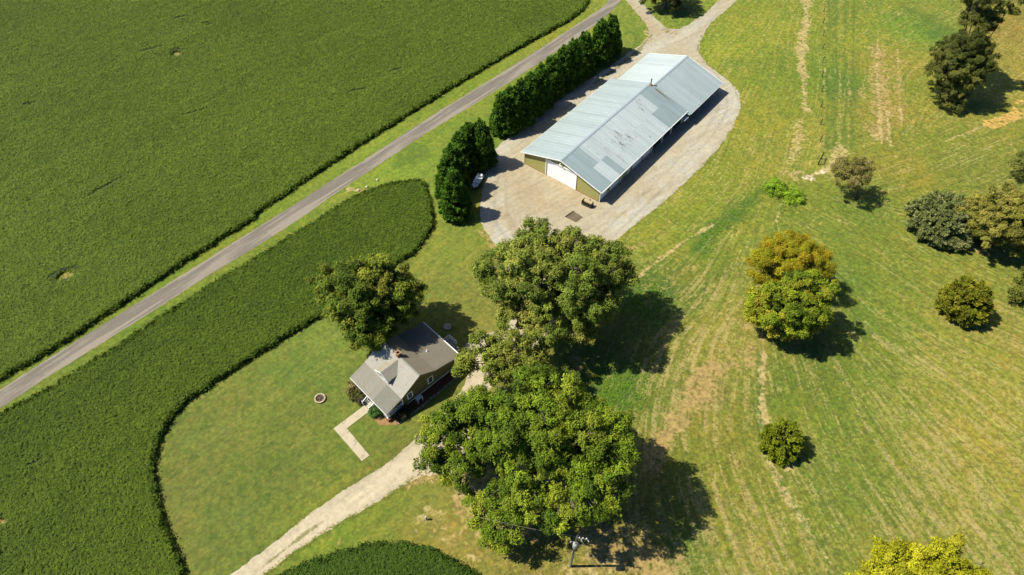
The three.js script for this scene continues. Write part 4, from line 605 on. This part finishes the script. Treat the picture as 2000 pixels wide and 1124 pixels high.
  const tones = (c, map) => [.95, 1, 1.05].map((k) => metalMat(new THREE.Color().setRGB(c[0] * k, c[1] * k, c[2] * k), .52, map));
  const pale = tones([.335, .395, .395], wearTex), zinc = tones([.265, .33, .335], rustTex), galv = tones([.43, .49, .485], rustTex), white = tones([.43, .485, .48], wearTex), pale2 = tones([.365, .43, .43], wearTex);
  function panel(a0, h0, a1, h1, b0, b1, u0, u1) {           // from ridge (a0) to eave (a1), with two ribs
    const bs = [0, .06, .1, .16, .5, .53, .56, .6, 1], hs = [.004, .028, .028, .006, .006, .012, .012, .006, .004], w = b1 - b0, P = [], U = [], sl = V(a1 - a0, h1 - h0, 0).normalize(), n = V(-sl.y, sl.x, 0); if (n.y < 0) n.negate();
    const pt = (k, e) => V(e ? a1 : a0, e ? h1 : h0, -(b0 + bs[k] * w)).addScaledVector(n, hs[k]), push = (p, e, k) => { P.push(p.x, p.y, p.z); U.push(e ? u1 : u0, (b0 + bs[k] * w) / L); };
    for (let k = 0; k < 8; k++) for (const [kk, e] of [[k, 0], [k, 1], [k + 1, 1], [k, 0], [k + 1, 1], [k + 1, 0]]) push(pt(kk, e), e, kk);
    const g = new THREE.BufferGeometry(); g.setAttribute('position', new THREE.Float32BufferAttribute(P, 3)); g.setAttribute('uv', new THREE.Float32BufferAttribute(U, 2)); g.computeVertexNormals(); return g;
  }
  const nP = 35, pw = L / nP, pick = (m) => m[rr() * 3 | 0], SPL = 14.1, hs = hAt(SPL);
  for (let k = 0; k < nP; k++) {
    const b0 = k * pw + .003, b1 = (k + 1) * pw - .003, bm = (b0 + b1) / 2;
    part('roof_panel', panel(mid, R, 0, E, b0, b1, 0, 1), pick(pale), t);
    const up = (bm > 5.7 && bm < 27.2) ? galv : zinc, lo = (bm > 3.4 && bm < 5.9) || (bm > 8.3 && bm < 24.4) ? galv : zinc;
    part('roof_panel', panel(mid, R, SPL + .08, hAt(SPL + .08) + .01, b0, b1, 0, (SPL + .08 - mid) / SW), pick(up), t);
    part('roof_panel', panel(SPL, hs - .004, W, E, b0, b1, (SPL - mid) / SW, 1), pick(lo), t);
  }
  part('roof_deck', [slab([V(.03, E - .03, -.03), V(.03, E - .03, -L + .03), V(mid, R - .03, -L + .03), V(mid, R - .03, -.03)].reverse(), .06), slab([V(mid + .002, R - .03, -.03), V(W - .03, E - .03, -.03), V(W - .03, E - .03, -L + .03), V(mid + .002, R - .03, -L + .03)], .06)], mat(TC(120, 112, 96), .9), t);
  part('ridge_cap', [slab([V(mid - .28, R - .02, 0), V(mid, R + .06, 0), V(mid, R + .06, -L), V(mid - .28, R - .02, -L)], .012), slab([V(mid + .002, R + .06, 0), V(mid + .28, R - .02, 0), V(mid + .28, R - .02, -L), V(mid + .002, R + .06, -L)], .012)], metalMat(new THREE.Color(.3, .36, .38), .5), t);
  parts('fascia', [bar(V(-.02, E - .07, .02), V(mid, R - .07, .02), .05, .2), bar(V(mid, R - .07, .022), V(W + .02, E - .07, .022), .05, .2), bx(W + .002, W + .05, E - .2, E - .02, -L, 0), bx(-.05, -.002, E - .2, E - .02, -L, 0)], MTRIM, t);
  const gut = part('gutter', [bx(W + .052, W + .16, E - .16, E - .05, -L, 0)], MTRIM, t);
  // second, lower section
  const h2 = (a) => a < M2 ? lerp(E2, R2, (a - A2) / (W2 / 2)) : lerp(R2, E2, (a - M2) / (W2 / 2)), n2 = 16, pw2 = (L2 + .5) / n2;
  for (let k = 0; k < n2; k++) { const b0 = L - .5 + k * pw2 + .003, b1 = L - .5 + (k + 1) * pw2 - .003; part('roof_panel', panel(M2, R2, A2, E2, b0, b1, 0, 1), pick(white), t); part('roof_panel', panel(M2, R2, A2 + W2, E2, b0, b1, 0, 1), pick(pale2), t); }
  part('roof_deck', [slab([V(A2 + .03, E2 - .03, -L - .02), V(M2, R2 - .03, -L - .02), V(M2, R2 - .03, -L - L2 + .03), V(A2 + .03, E2 - .03, -L - L2 + .03)], .06), slab([V(M2 + .002, R2 - .03, -L - .02), V(A2 + W2 - .03, E2 - .03, -L - .02), V(A2 + W2 - .03, E2 - .03, -L - L2 + .03), V(M2 + .002, R2 - .03, -L - L2 + .03)], .06)], mat(TC(120, 112, 96), .9), t);
  part('ridge_cap', [slab([V(M2 - .25, R2 - .02, -L), V(M2, R2 + .05, -L), V(M2, R2 + .05, -L - L2), V(M2 - .25, R2 - .02, -L - L2)], .012), slab([V(M2 + .002, R2 + .05, -L), V(M2 + .25, R2 - .02, -L), V(M2 + .25, R2 - .02, -L - L2), V(M2 + .002, R2 + .05, -L - L2)], .012)], metalMat(new THREE.Color(.3, .36, .38), .5), t);
  parts('fascia', [bar(V(A2, E2 - .05, -L - L2 - .02), V(M2, R2 - .05, -L - L2 - .02), .06, .18), bar(V(M2, R2 - .05, -L - L2 - .022), V(A2 + W2, E2 - .05, -L - L2 - .022), .06, .18), bx(A2 + W2 + .002, A2 + W2 + .05, E2 - .18, E2 - .01, -L - L2, -L - .01)], MWHITE, t);
  for (const b of [L + .6, L + 5.2, L + 9.6, L + L2 - .6]) for (const a of [A2 + .4, M2, A2 + W2 - .55]) part('post', bx(a - .09, a + .09, .01, h2(a) - .12, -b - .09, -b + .09), mat(TC(186, 182, 160), .8), t);
  part('awning', slab([V(W - .1, 2.3, -L + 2.2), V(W + .75, 2.05, -L + 2.2), V(W + .75, 2.05, -L + .5), V(W - .1, 2.3, -L + .5)], .05), metalMat(new THREE.Color(.42, .47, .5), .4), t);
  const pipe = part('stovepipe', [rod(V(9.6, 5.4, -31.05), V(9.6, 6.9, -31.05), .11, .11, 10), rod(V(9.6, 6.88, -31.05), V(9.6, 7.05, -31.05), .2, .05, 10)], mat(TC(96, 100, 100), .6, { metalness: .5 }), t); part('flashing', rod(V(9.6, 5.6, -31.05), V(9.6, 5.78, -31.05), .4, .13, 10), mat(TC(190, 130, 60), .8), pipe);
}
// implement and harrow in front of the shed
{
  const a = V(13.07, 0, -93.45), b = V(14.78, 0, -92.22), c = a.clone().lerp(b, .5), s = thing('tractor_implement', 'cream and black tractor implement parked before the shed gable', 'implement', [c.x, 0, c.z], -Math.atan2(b.z - a.z, b.x - a.x));
  const cm = mat(TC(232, 212, 160), .6);
  part('hopper', [taper([V(-.85, .55, -.12), V(.85, .55, -.12)], [.26, .26], 10), bx(-.85, .85, .6, .86, -.3, .06)], cm, s);
  part('roller', [taper([V(-.9, .22, .3), V(.9, .22, .3)], [.2, .2], 12)], cm, s);
  for (const x of [-1.02, .92]) part('end_plate', bx(x, x + .1, .05, .95, -.4, .55), MDARK, s);
  for (let k = 0; k < 5; k++) part('tine', bx(-.7 + k * .34, -.62 + k * .34, .1, .72, .08, .62), MDARK, s);
  part('hitch', [bar(V(-.3, .5, -.4), V(0, .7, -1.0), .08), bar(V(.3, .5, -.4), V(0, .7, -1.0), .08)], MDARK, s);
}
{
  const A = V(11.23, .04, -91.15), B = V(12.91, .04, -89.55), C = V(11.53, .04, -88.24), D = V(9.66, .04, -89.68), s = thing('drag_harrow', 'flat rusty chain harrow lying on the gravel below the shed door', 'harrow', [0, 0, 0]), m = mat(TC(122, 94, 66), .9), n = 15, g = [], tn = [];
  const P = (u, v) => A.clone().multiplyScalar((1 - u) * (1 - v)).addScaledVector(B, u * (1 - v)).addScaledVector(C, u * v).addScaledVector(D, (1 - u) * v);
  for (let i = 0; i <= n; i++) for (let j = 0; j < n; j++) { const k = (i + j) % 2 ? .35 : -.35; g.push(rod(P((i + k) / (n + 1), j / n), P((i - k) / (n + 1), (j + 1) / n), .028, .028, 4)); if ((i * 3 + j) % 2) { const p = P(i / n, j / n); tn.push(rod(p, V(p.x, .16, p.z), .025, .01, 4)); } }
  part('draw_bar', [bar(A.clone().setY(.1), D.clone().setY(.1), .09)], MDARK, s); part('chain_links', g, m, s).userData.kind = 'stuff'; part('teeth', tn, m, s).userData.kind = 'stuff';
}
// pale boat in the hedge shade
{
  const a = V(-7.21, 0, -96.51), b = V(-5.79, 0, -100.7), c = a.clone().lerp(b, .5), s = thing('small_boat', 'narrow pale boat on a low trailer in the shade of the evergreen hedge', 'boat', [c.x, 0, c.z], Math.atan2(b.x - a.x, b.z - a.z));
  const n = 14, P = [], I = [], m = 9; for (let i = 0; i <= n; i++) { const f = i / n, z = -2.2 + 4.4 * (1 - f) , w = .68 * Math.pow(1 - Math.pow(Math.max(0, (f - .45) / .55), 2.4), .7), sh = .86 + .22 * f * f; for (let k = 0; k <= m; k++) { const t = (k / m - .5) * Math.PI; P.push(Math.sin(t) * (w + .01), sh - Math.cos(t) * .5 * (.6 + .4 * (1 - f * f)), -z * (i === n ? 1 : 1)); } }
  for (let i = 0; i < n; i++) for (let k = 0; k < m; k++) { const q = i * (m + 1) + k; I.push(q, q + 1, q + m + 1, q + 1, q + m + 2, q + m + 1); }
  const g = new THREE.BufferGeometry(); g.setAttribute('position', new THREE.Float32BufferAttribute(P, 3)); g.setAttribute('uv', new THREE.Float32BufferAttribute(new Array(P.length / 3 * 2).fill(0), 2)); g.setIndex(I); g.computeVertexNormals(); g.rotateY(Math.PI);
  part('hull', g, mat(new THREE.Color(.6, .66, .7), .4), s);
  part('deck', [slab([V(-.45, .95, 1.3), V(.45, .95, 1.3), V(.25, .98, 2.0), V(-.25, .98, 2.0)].reverse(), .03)], MWHITE, s);
  for (const z of [-1.5, -.5, .5]) part('bench', bx(-.6, .6, .78, .83, z - .14, z + .14), MTRIM, s);
  part('trailer_frame', [bx(-.4, -.32, .3, .38, -2, 2), bx(.32, .4, .3, .38, -2, 2), bx(-.75, .75, .3, .38, -.6, -.5), bar(V(-.36, .34, 2), V(0, .34, 3), .07), bar(V(.36, .34, 2), V(0, .34, 3), .07)], MDARK, s);
  for (const x of [-.82, .82]) { const w = new THREE.CylinderGeometry(.27, .27, .18, 16); w.rotateZ(Math.PI / 2); w.translate(x, .27, -.55); part('wheel', w, MDARK, s); }
}
// wire fence
{
  const posts = [[1609.3, -2], [1608.8, 22.7], [1608, 45.4], [1608, 70.2], [1607.3, 96], [1606.7, 122], [1605.5, 150.4], [1605, 179], [1603.4, 209.7], [1603, 243], [1602.5, 276], [1604, 311]].map(([x, y]) => G(x, y)), e = G(1598, 322), m = mat(TC(62, 66, 48), .9), mw = mat(TC(120, 118, 104), .6, { metalness: .6 });
  const s = thing('wire_fence', 'wire fence on dark posts running down the meadow', 'fence');
  posts.forEach((p, i) => part('post', rod(V(p.x, 0, p.z), V(p.x, i === 11 ? 1.75 : 1.45, p.z), i === 11 ? .12 : .085, i === 11 ? .11 : .075, 8), m, s));
  part('brace_post', [rod(V(e.x, 0, e.z), V(e.x, 1.75, e.z), .12, .11, 8)], m, s); part('brace_rail', [rod(V(e.x, 1.5, e.z), V(posts[11].x, 1.5, posts[11].z), .07), rod(V(e.x, .1, e.z), V(posts[11].x, 1.5, posts[11].z), .03)], m, s);
  for (const y of [.4, .8, 1.2]) part('wire', taper(posts.map((p) => V(p.x, y, p.z)), posts.map(() => .005), 3), mw, s);
}
// utility pole and its lines
{
  const b = G(1114, 1107), H = 10.6, s = thing('utility_pole', 'weathered grey utility pole with a white transformer below the large trees', 'utility pole', [b.x, 0, b.z]), wm = mat(TC(170, 164, 146), .9), gm = mat(TC(210, 212, 206), .45);
  part('pole', rod(V(0, 0, 0), V(.1, H, -.05), .17, .12, 12), wm, s);
  const tr = part('transformer', [rod(V(-.02, 8.0, .36), V(-.02, 8.95, .36), .28, .28, 18), rod(V(-.02, 8.95, .36), V(-.02, 9.06, .36), .3, .18, 18)], gm, s); part('bushing', [rod(V(-.02, 9.0, .36), V(.02, 9.35, .4), .055, .04, 8)], MDARK, tr); part('bracket', bx(-.06, .1, 8.3, 8.6, .05, .14), MDARK, tr);
  const arm = part('crossarm', [bar(V(.0, 10.1, .05), V(1.35, 10.05, .25), .1, .12)], wm, s); for (const k of [.35, .75, 1.15]) part('insulator', [rod(V(k, 10.13, .05 + k * .15), V(k, 10.36, .05 + k * .15), .07, .05, 9)], MWHITE, arm); part('cutout', [rod(V(1.25, 10.0, .25), V(1.45, 9.75, .4), .05), rod(V(.55, 10.0, .2), V(.7, 9.7, .35), .05)], MWHITE, arm);
  part('meter', [rod(V(-.2, 8.9, .1), V(-.55, 9.0, .15), .03), rod(V(-.55, 8.92, .15), V(-.55, 9.12, .15), .11, .07, 9)], gm, s);
  part('conduit', rod(V(-.16, 0, .05), V(-.06, 7.8, .1), .03), gm, s);
  const line = (name, label, a, c, sag, r) => { const pts = []; for (let i = 0; i <= 16; i++) { const t = i / 16, p = a.clone().lerp(c, t); p.y -= sag * 4 * t * (1 - t); pts.push(p); } const o = part(numbered(name), taper(pts, pts.map(() => r), 5), mat(TC(176, 178, 150), .5, { metalness: .3 }), scene); tag(o, label, 'power line'); };
  const far1 = G(1250, 1200, 9.6), far2 = G(1240, 1200, 8.6), w0 = V(b.x + .3, 10.2, b.z + .1), w1 = V(b.x + .05, 9.2, b.z + .12);
  line('power_line', 'upper power line running from the crossarm to the lower right', w0, V(b.x + 30, 9.8, b.z + 32).lerp(far1, 0).copy(far1.clone().sub(w0).multiplyScalar(3).add(w0).setY(9.9)), .5, .018);
  line('power_line', 'lower power line running from the pole below the crossarm to the lower right', w1, far2.clone().sub(w1).multiplyScalar(3).add(w1).setY(8.9), .5, .018);
  const nw = G(1040, 1031, 9.9), w2 = V(b.x - .05, 10.3, b.z);
  line('power_line', 'power line running from the pole top left under the large tree', w2, nw.clone().sub(w2).multiplyScalar(2.2).add(w2).setY(9.2), .35, .018);
}
// ------------------------------------------------------------------ trees
const mid = (px, py, h) => G(px, py, h);
function bl(name, label, px, py, h, r, opt) { const c = mid(px, py, h), base = opt.base ? G(...opt.base) : V(c.x + (opt.bx ?? 0), 0, c.z + (opt.bz ?? 0)); return broadleaf({ ...opt, name, label, center: c, base, r }); }
const OAK = [[92, 110, 34], [118, 136, 46], [144, 156, 58], [160, 158, 72]], GREEN = [[72, 96, 16], [94, 120, 22], [122, 144, 30], [148, 160, 42]], DGREEN = [[74, 98, 22], [98, 120, 30], [124, 138, 40], [148, 150, 48]];
bl('oak_tree', 'very large rounded oak at the foot of the gravel yard', 1088, 552, 11, [11.6, 7.6, 9.6], { seed: 1, lobes: 125, lobeR: 1.8, clumps: 7, clumpR: .95, sprigs: 34, palette: OAK, trunk: .6, gap: .16, bark: MBARKG });
{
  const ex = []; for (const [x, y, h] of [[965, 1030, 6], [985, 1000, 7], [950, 1005, 5.5], [1000, 1030, 6.5], [940, 975, 6.5], [975, 965, 8], [1015, 1000, 8], [985, 1045, 5], [960, 1050, 4.5], [1180, 960, 14], [1150, 985, 13], [1205, 930, 15], [1120, 1000, 12], [1170, 935, 14.5], [1215, 900, 15], [1090, 1008, 11], [1140, 955, 14], [1195, 975, 12.5]]) { const p = mid(x, y, h); ex.push([p.x, p.y, p.z, 1.6]); }
  bl('oak_tree', 'largest tree, a bright green oak in front of the utility pole', 1084, 856, 11.8, [9.8, 7.8, 8.0], { seed: 2, lobes: 98, lobeR: 1.8, clumps: 7, clumpR: .95, sprigs: 34, palette: GREEN, trunk: .6, gap: .17, bark: MBARKG, extra: ex });
}
bl('oak_tree', 'bright green oak crown overhanging the gravel drive, left of the largest tree', 930, 852, 8.6, [6.0, 5.0, 5.8], { seed: 3, lobes: 50, lobeR: 1.45, clumps: 6, clumpR: .85, sprigs: 30, palette: GREEN, trunk: .4, gap: .22, base: [960, 905], bark: MBARKG, hollow: 1 });
bl('oak_tree', 'thin crowned tree between the house and the two great oaks', 988, 708, 9.2, [6.2, 4.2, 4.2], { seed: 4, lobes: 38, lobeR: 1.15, clumps: 6, clumpR: .78, sprigs: 19, sep: 1.4, palette: [[92, 108, 30], [126, 138, 44], [150, 156, 62]], trunk: .4, gap: .3, bark: MBARKG, hollow: 1 });
bl('shade_tree', 'dense dark tree shading the back of the house', 722, 586, 8.6, [7.3, 6.2, 6.0], { seed: 5, lobes: 84, lobeR: 1.6, clumps: 7, clumpR: .9, sprigs: 34, palette: DGREEN, trunk: .45, base: [752, 668], extra: [[-21.2, 4.2, -60.6, 1.6], [-19.6, 3.2, -60.2, 1.4], [-22.4, 3.6, -59.8, 1.2]] });
{
  const up = mid(1922, 18, 17), ex = []; for (let k = 0; k < 13; k++) { const a = k * 2.4, q = .45 + .55 * ((k * .37) % 1); ex.push([up.x + Math.cos(a) * 4.4 * q, up.y + (k % 5 - 2) * 1.5, up.z + Math.sin(a) * 3.6 * q, 1.7]); }
  for (const [x, y, h] of [[1905, 78, 13], [1912, 62, 14.5], [1898, 92, 12], [1925, 85, 12.5], [1846, 192, 2.4], [1862, 200, 1.8], [1836, 172, 4], [1880, 190, 3], [1830, 150, 5.5], [1845, 175, 3.5]]) { const p = mid(x, y, h); ex.push([p.x, p.y, p.z, 1.5]); }
  bl('tall_tree', 'tall narrow dark tree at the upper right edge of the meadow', 1876, 126, 8.4, [5.2, 7.2, 4.6], { seed: 6, lobes: 62, lobeR: 1.5, clumps: 7, clumpR: .85, sprigs: 28, palette: [[66, 76, 26], [92, 100, 36], [116, 118, 50]], trunk: .45, base: [1852, 196], extra: ex });
}
bl('small_tree', 'small sparse brownish tree standing alone below the fence end', 1666, 342, 5.6, [3.2, 2.8, 2.9], { seed: 7, lobes: 16, lobeR: 1.2, clumps: 8, clumpR: .65, sprigs: 16, leaf: .75, palette: [[96, 92, 42], [128, 122, 56], [140, 130, 84]], trunk: .2, base: [1672, 386], geo: SPRIGS, gap: .15 });
bl('broadleaf_tree', 'wide yellow green tree at the right edge behind the single cedar', 1966, 432, 6.2, [6.6, 5, 5.8], { seed: 8, lobes: 66, lobeR: 1.5, clumps: 7, clumpR: .8, sprigs: 28, palette: [[100, 104, 36], [140, 138, 54], [158, 150, 66]], trunk: .35 });
bl('small_tree', 'small dark tree cut by the right edge, just right of the single cedar', 2022, 562, 3, [1.9, 2.2, 2.2], { seed: 9, lobes: 12, lobeR: 1.2, clumps: 8, clumpR: .7, sprigs: 20, palette: [[80, 88, 30], [110, 116, 44]], trunk: .2 });
bl('small_tree', 'thin pale green sapling at the right edge above the tree group', 1995, 322, 2.6, [2.2, 2.2, 2.0], { seed: 10, lobes: 9, lobeR: .9, clumps: 6, clumpR: .6, sprigs: 12, leaf: .7, palette: [[110, 120, 46], [140, 144, 66]], trunk: .12, geo: SPRIGS, hollow: 1 });
bl('golden_tree', 'round golden orange tree directly behind the bright green one in the meadow', 1538, 516, 6.4, [5.8, 3.8, 4.2], { seed: 11, lobes: 46, lobeR: 1.5, clumps: 11, clumpR: .8, sprigs: 30, leaf: .9, palette: [[128, 134, 20], [156, 154, 26], [176, 154, 30]], hueUp: .15, trunk: .3, geo: FINE, gap: .02, reach: .8 });
bl('broadleaf_tree', 'bright green round tree in the meadow in front of the golden one', 1543, 597, 6.2, [6.4, 5.2, 5.0], { seed: 12, lobes: 66, lobeR: 1.3, clumps: 7, clumpR: .7, sprigs: 24, palette: [[84, 106, 16], [114, 136, 24], [148, 160, 34], [164, 150, 48]], trunk: .35 });
bl('yellow_tree', 'vivid yellow green tree cut by the bottom edge at lower right', 1806, 1156, 7, [8.0, 4.6, 5.6], { seed: 13, lobes: 70, lobeR: 1.4, clumps: 7, clumpR: .75, sprigs: 24, gap: .15, palette: [[126, 130, 14], [162, 164, 22], [188, 184, 44]], trunk: .4 });
bl('dark_tree', 'dark tree at the top edge beside the fork of the drives', 1306, -22, 5, [5.2, 4.8, 4.6], { seed: 14, lobes: 46, lobeR: 1.5, clumps: 9, clumpR: .85, sprigs: 24, palette: [[70, 80, 28], [104, 104, 40], [128, 112, 52]], trunk: .35 });
{
  const r = rng(88), list = [], put = (pts, w, n, pal, sc, hgt) => { const q = GP(pts), cs = pal.map((c) => T(...c, 2.1)); for (let k = 0; k < n * .75; k++) { const s = Math.min(q.length - 2, r() * (q.length - 1) | 0), t = r(), a = q[s], b = q[s + 1], x = lerp(a[0], b[0], t) + (r() + r() - 1) * w, z = lerp(a[1], b[1], t) + (r() + r() - 1) * w; if (fb(x, z, 14) < .5 || fb(x + 9, z, 5) < .45) continue; const c0 = cs[r() * cs.length | 0], tint = .75 + .5 * r(); list.push({ p: V(x, hgt * (.05 + .35 * r()), z), q: turnTo(V((r() - .5) * .6, 1, (r() - .5) * .6), r), s: sc * .7 * (.5 + .9 * r()), sy: .8, c: c0.map((v) => v * tint) }); } };
  const green = [[92, 130, 30], [112, 146, 40], [84, 118, 30]], dry = [[168, 150, 90], [140, 128, 66], [188, 168, 110]], mixed = [[120, 130, 50], [150, 140, 70], [104, 122, 40]];
  put([[1240, 610], [1262, 590], [1290, 555]], 4, 2600, green, .42, .5); put([[1160, 800], [1205, 775], [1235, 735]], 5, 3400, green, .45, .5); put([[1360, 490], [1420, 430], [1500, 365]], 2.4, 2600, green, .4, .4); put([[1110, 705], [1180, 760]], 3, 1200, mixed, .42, .4);
  put([[1481, 680], [1482, 800], [1492, 880], [1520, 940], [1560, 1005], [1625, 1115]], .7, 700, green, .38, .35); put([[1530, 400], [1517, 440], [1505, 490]], .8, 500, green, .38, .4); put([[1510, 350], [1540, 410]], 2.4, 1200, green, .42, .4);
  put([[1370, 70], [1363, 95], [1374, 120], [1400, 140], [1430, 163], [1447, 205], [1440, 230], [1420, 265], [1390, 305], [1340, 355], [1290, 400], [1240, 440], [1190, 488]], .5, 2400, mixed, .3, .25); put([[1298, 54], [1318, 68]], 1.4, 500, dry, .34, .25); put([[1266, 58], [1270, 88]], .9, 350, dry, .34, .25); put([[1190, 140], [1245, 98]], .7, 260, dry, .34, .25);
  put([[523, 1066], [592, 1011], [660, 960], [759, 902], [812, 850]], .35, 900, mixed, .28, .2); put([[513, 1126], [575, 1080], [640, 1036], [691, 1008], [759, 969], [800, 942]], .5, 1300, mixed, .32, .25); put([[800, 940], [850, 930], [900, 930]], 1.1, 600, dry, .34, .3); put([[905, 930], [950, 1000], [985, 1090]], 3, 1300, dry, .32, .25);
  put([[1020, 1110], [1130, 1118], [1240, 1110]], 3, 1100, dry, .3, .25); put([[860, 1090], [930, 1120]], 1.6, 500, mixed, .36, .3); put([[1400, 700], [1340, 800], [1290, 870]], 2.2, 500, dry, .28, .2); put([[1785, 455], [1850, 475], [1940, 500]], 1.6, 700, mixed, .4, .35);
  put([[600, 1096], [690, 1072], [780, 1062], [845, 1076], [890, 1104]], .5, 500, mixed, .34, .3); put([[297, 900], [310, 1000], [340, 1090]], .4, 300, mixed, .3, .25);
  const w = instances('weeds', SPRIGS, leafMat(0xffffff, .15), list, scene); w.userData.label = 'rough weeds and dry tufts along the gravel, the ditch and the banks';
}
const dome = (y) => Math.pow(Math.max(0, 1 - Math.pow(y, 2.2)), .55) * Math.min(1, .75 + y * 1.6), cone = (y) => Math.pow(1 - y, .62) * Math.min(1, .72 + y * 2.2), egg = (y) => Math.pow(Math.max(0, 1 - Math.pow(y, 2.6)), .6) * Math.min(1, .8 + y);
evergreen({ label: 'broad blue green cedar left of the tree group at the right', base: G(1828, 448), h: 6.6, R: 5.2, boughs: 420, per: 26, tuft: 1.1, profile: dome, palette: [[96, 108, 62], [116, 126, 80], [134, 138, 96]], seed: 21, trunk: .3, out: 1.2, rise: .5, bias: .8, leaf: .8 });
evergreen({ label: 'narrow olive cedar between the blue green cedar and the yellow green tree', base: G(1886, 452), h: 7.0, R: 2.8, boughs: 150, per: 24, tuft: 1.1, profile: egg, palette: [[78, 84, 22], [106, 108, 32]], seed: 22, leaf: .8 });
evergreen({ label: 'single olive green cedar low on the right side of the meadow', base: G(1868, 612), h: 6.8, R: 3.1, boughs: 190, per: 22, tuft: 1.3, profile: egg, palette: [[88, 98, 22], [118, 122, 34], [136, 132, 42]], seed: 23, leaf: .75, out: 1.1 });
evergreen({ label: 'small green cedar beside the ditch line in the lower meadow', base: G(1520, 876), h: 4.8, R: 2.4, boughs: 130, per: 20, tuft: 1.1, profile: egg, palette: [[90, 106, 18], [124, 136, 30]], seed: 24, leaf: .65, out: 1.1 });
const HEDGE = [[1197, 33], [1176, 41], [1143, 66], [1122, 80], [1103, 93], [1080, 112], [1057, 129], [1038, 145], [1019, 160], [1000, 172], [981, 183], [938, 240], [914, 243], [898, 262], [880, 288], [872, 308], [884, 338]];
const ordinals = ['first', 'second', 'third', 'fourth', 'fifth', 'sixth', 'seventh', 'eighth', 'ninth', 'tenth', 'eleventh', 'twelfth'];
HEDGE.forEach(([x, y], i) => {
  const H = 8.8 + 1.3 * ((i * .618) % 1), p = G(x, y, H), far = i < 11;
  evergreen({ name: 'hedge_evergreen', group: 'evergreens of the tall hedge', label: far ? `${ordinals[i]} evergreen of the long hedge beside the shed, counted from its far end` : `${ordinals[i - 11]} evergreen of the short hedge by the boat, counted from the shed side`, base: V(p.x, 0, p.z), h: H, R: 2.55 + .35 * ((i * .41) % 1), boughs: 290, per: 20, tuft: .95, profile: cone, palette: [[58, 90, 22], [80, 116, 34], [106, 146, 48]], seed: 400 + i, leaf: .8, out: .8, rise: .9, bias: .7 });
});
for (const [x, y, R, H, seed, label] of [[1515, 372, 1.9, 1.0, 41, 'low bright green bush left of its twin below the fence end'], [1546, 386, 1.8, .9, 42, 'low bright yellow green bush right of its twin below the fence end']]) { const p = G(x, y); broadleaf({ name: 'shrub', seed, base: p, center: V(p.x, H * .5, p.z), r: [R, H * .5, R * 1.3], lobes: 12, lobeR: .7, clumps: 8, clumpR: .5, sprigs: 14, leaf: .6, trunk: .05, geo: SPRIGS, palette: [[104, 146, 24], [138, 176, 36], [156, 184, 48]], label }).userData.category = 'shrub'; }

renderer.render(scene, camera);
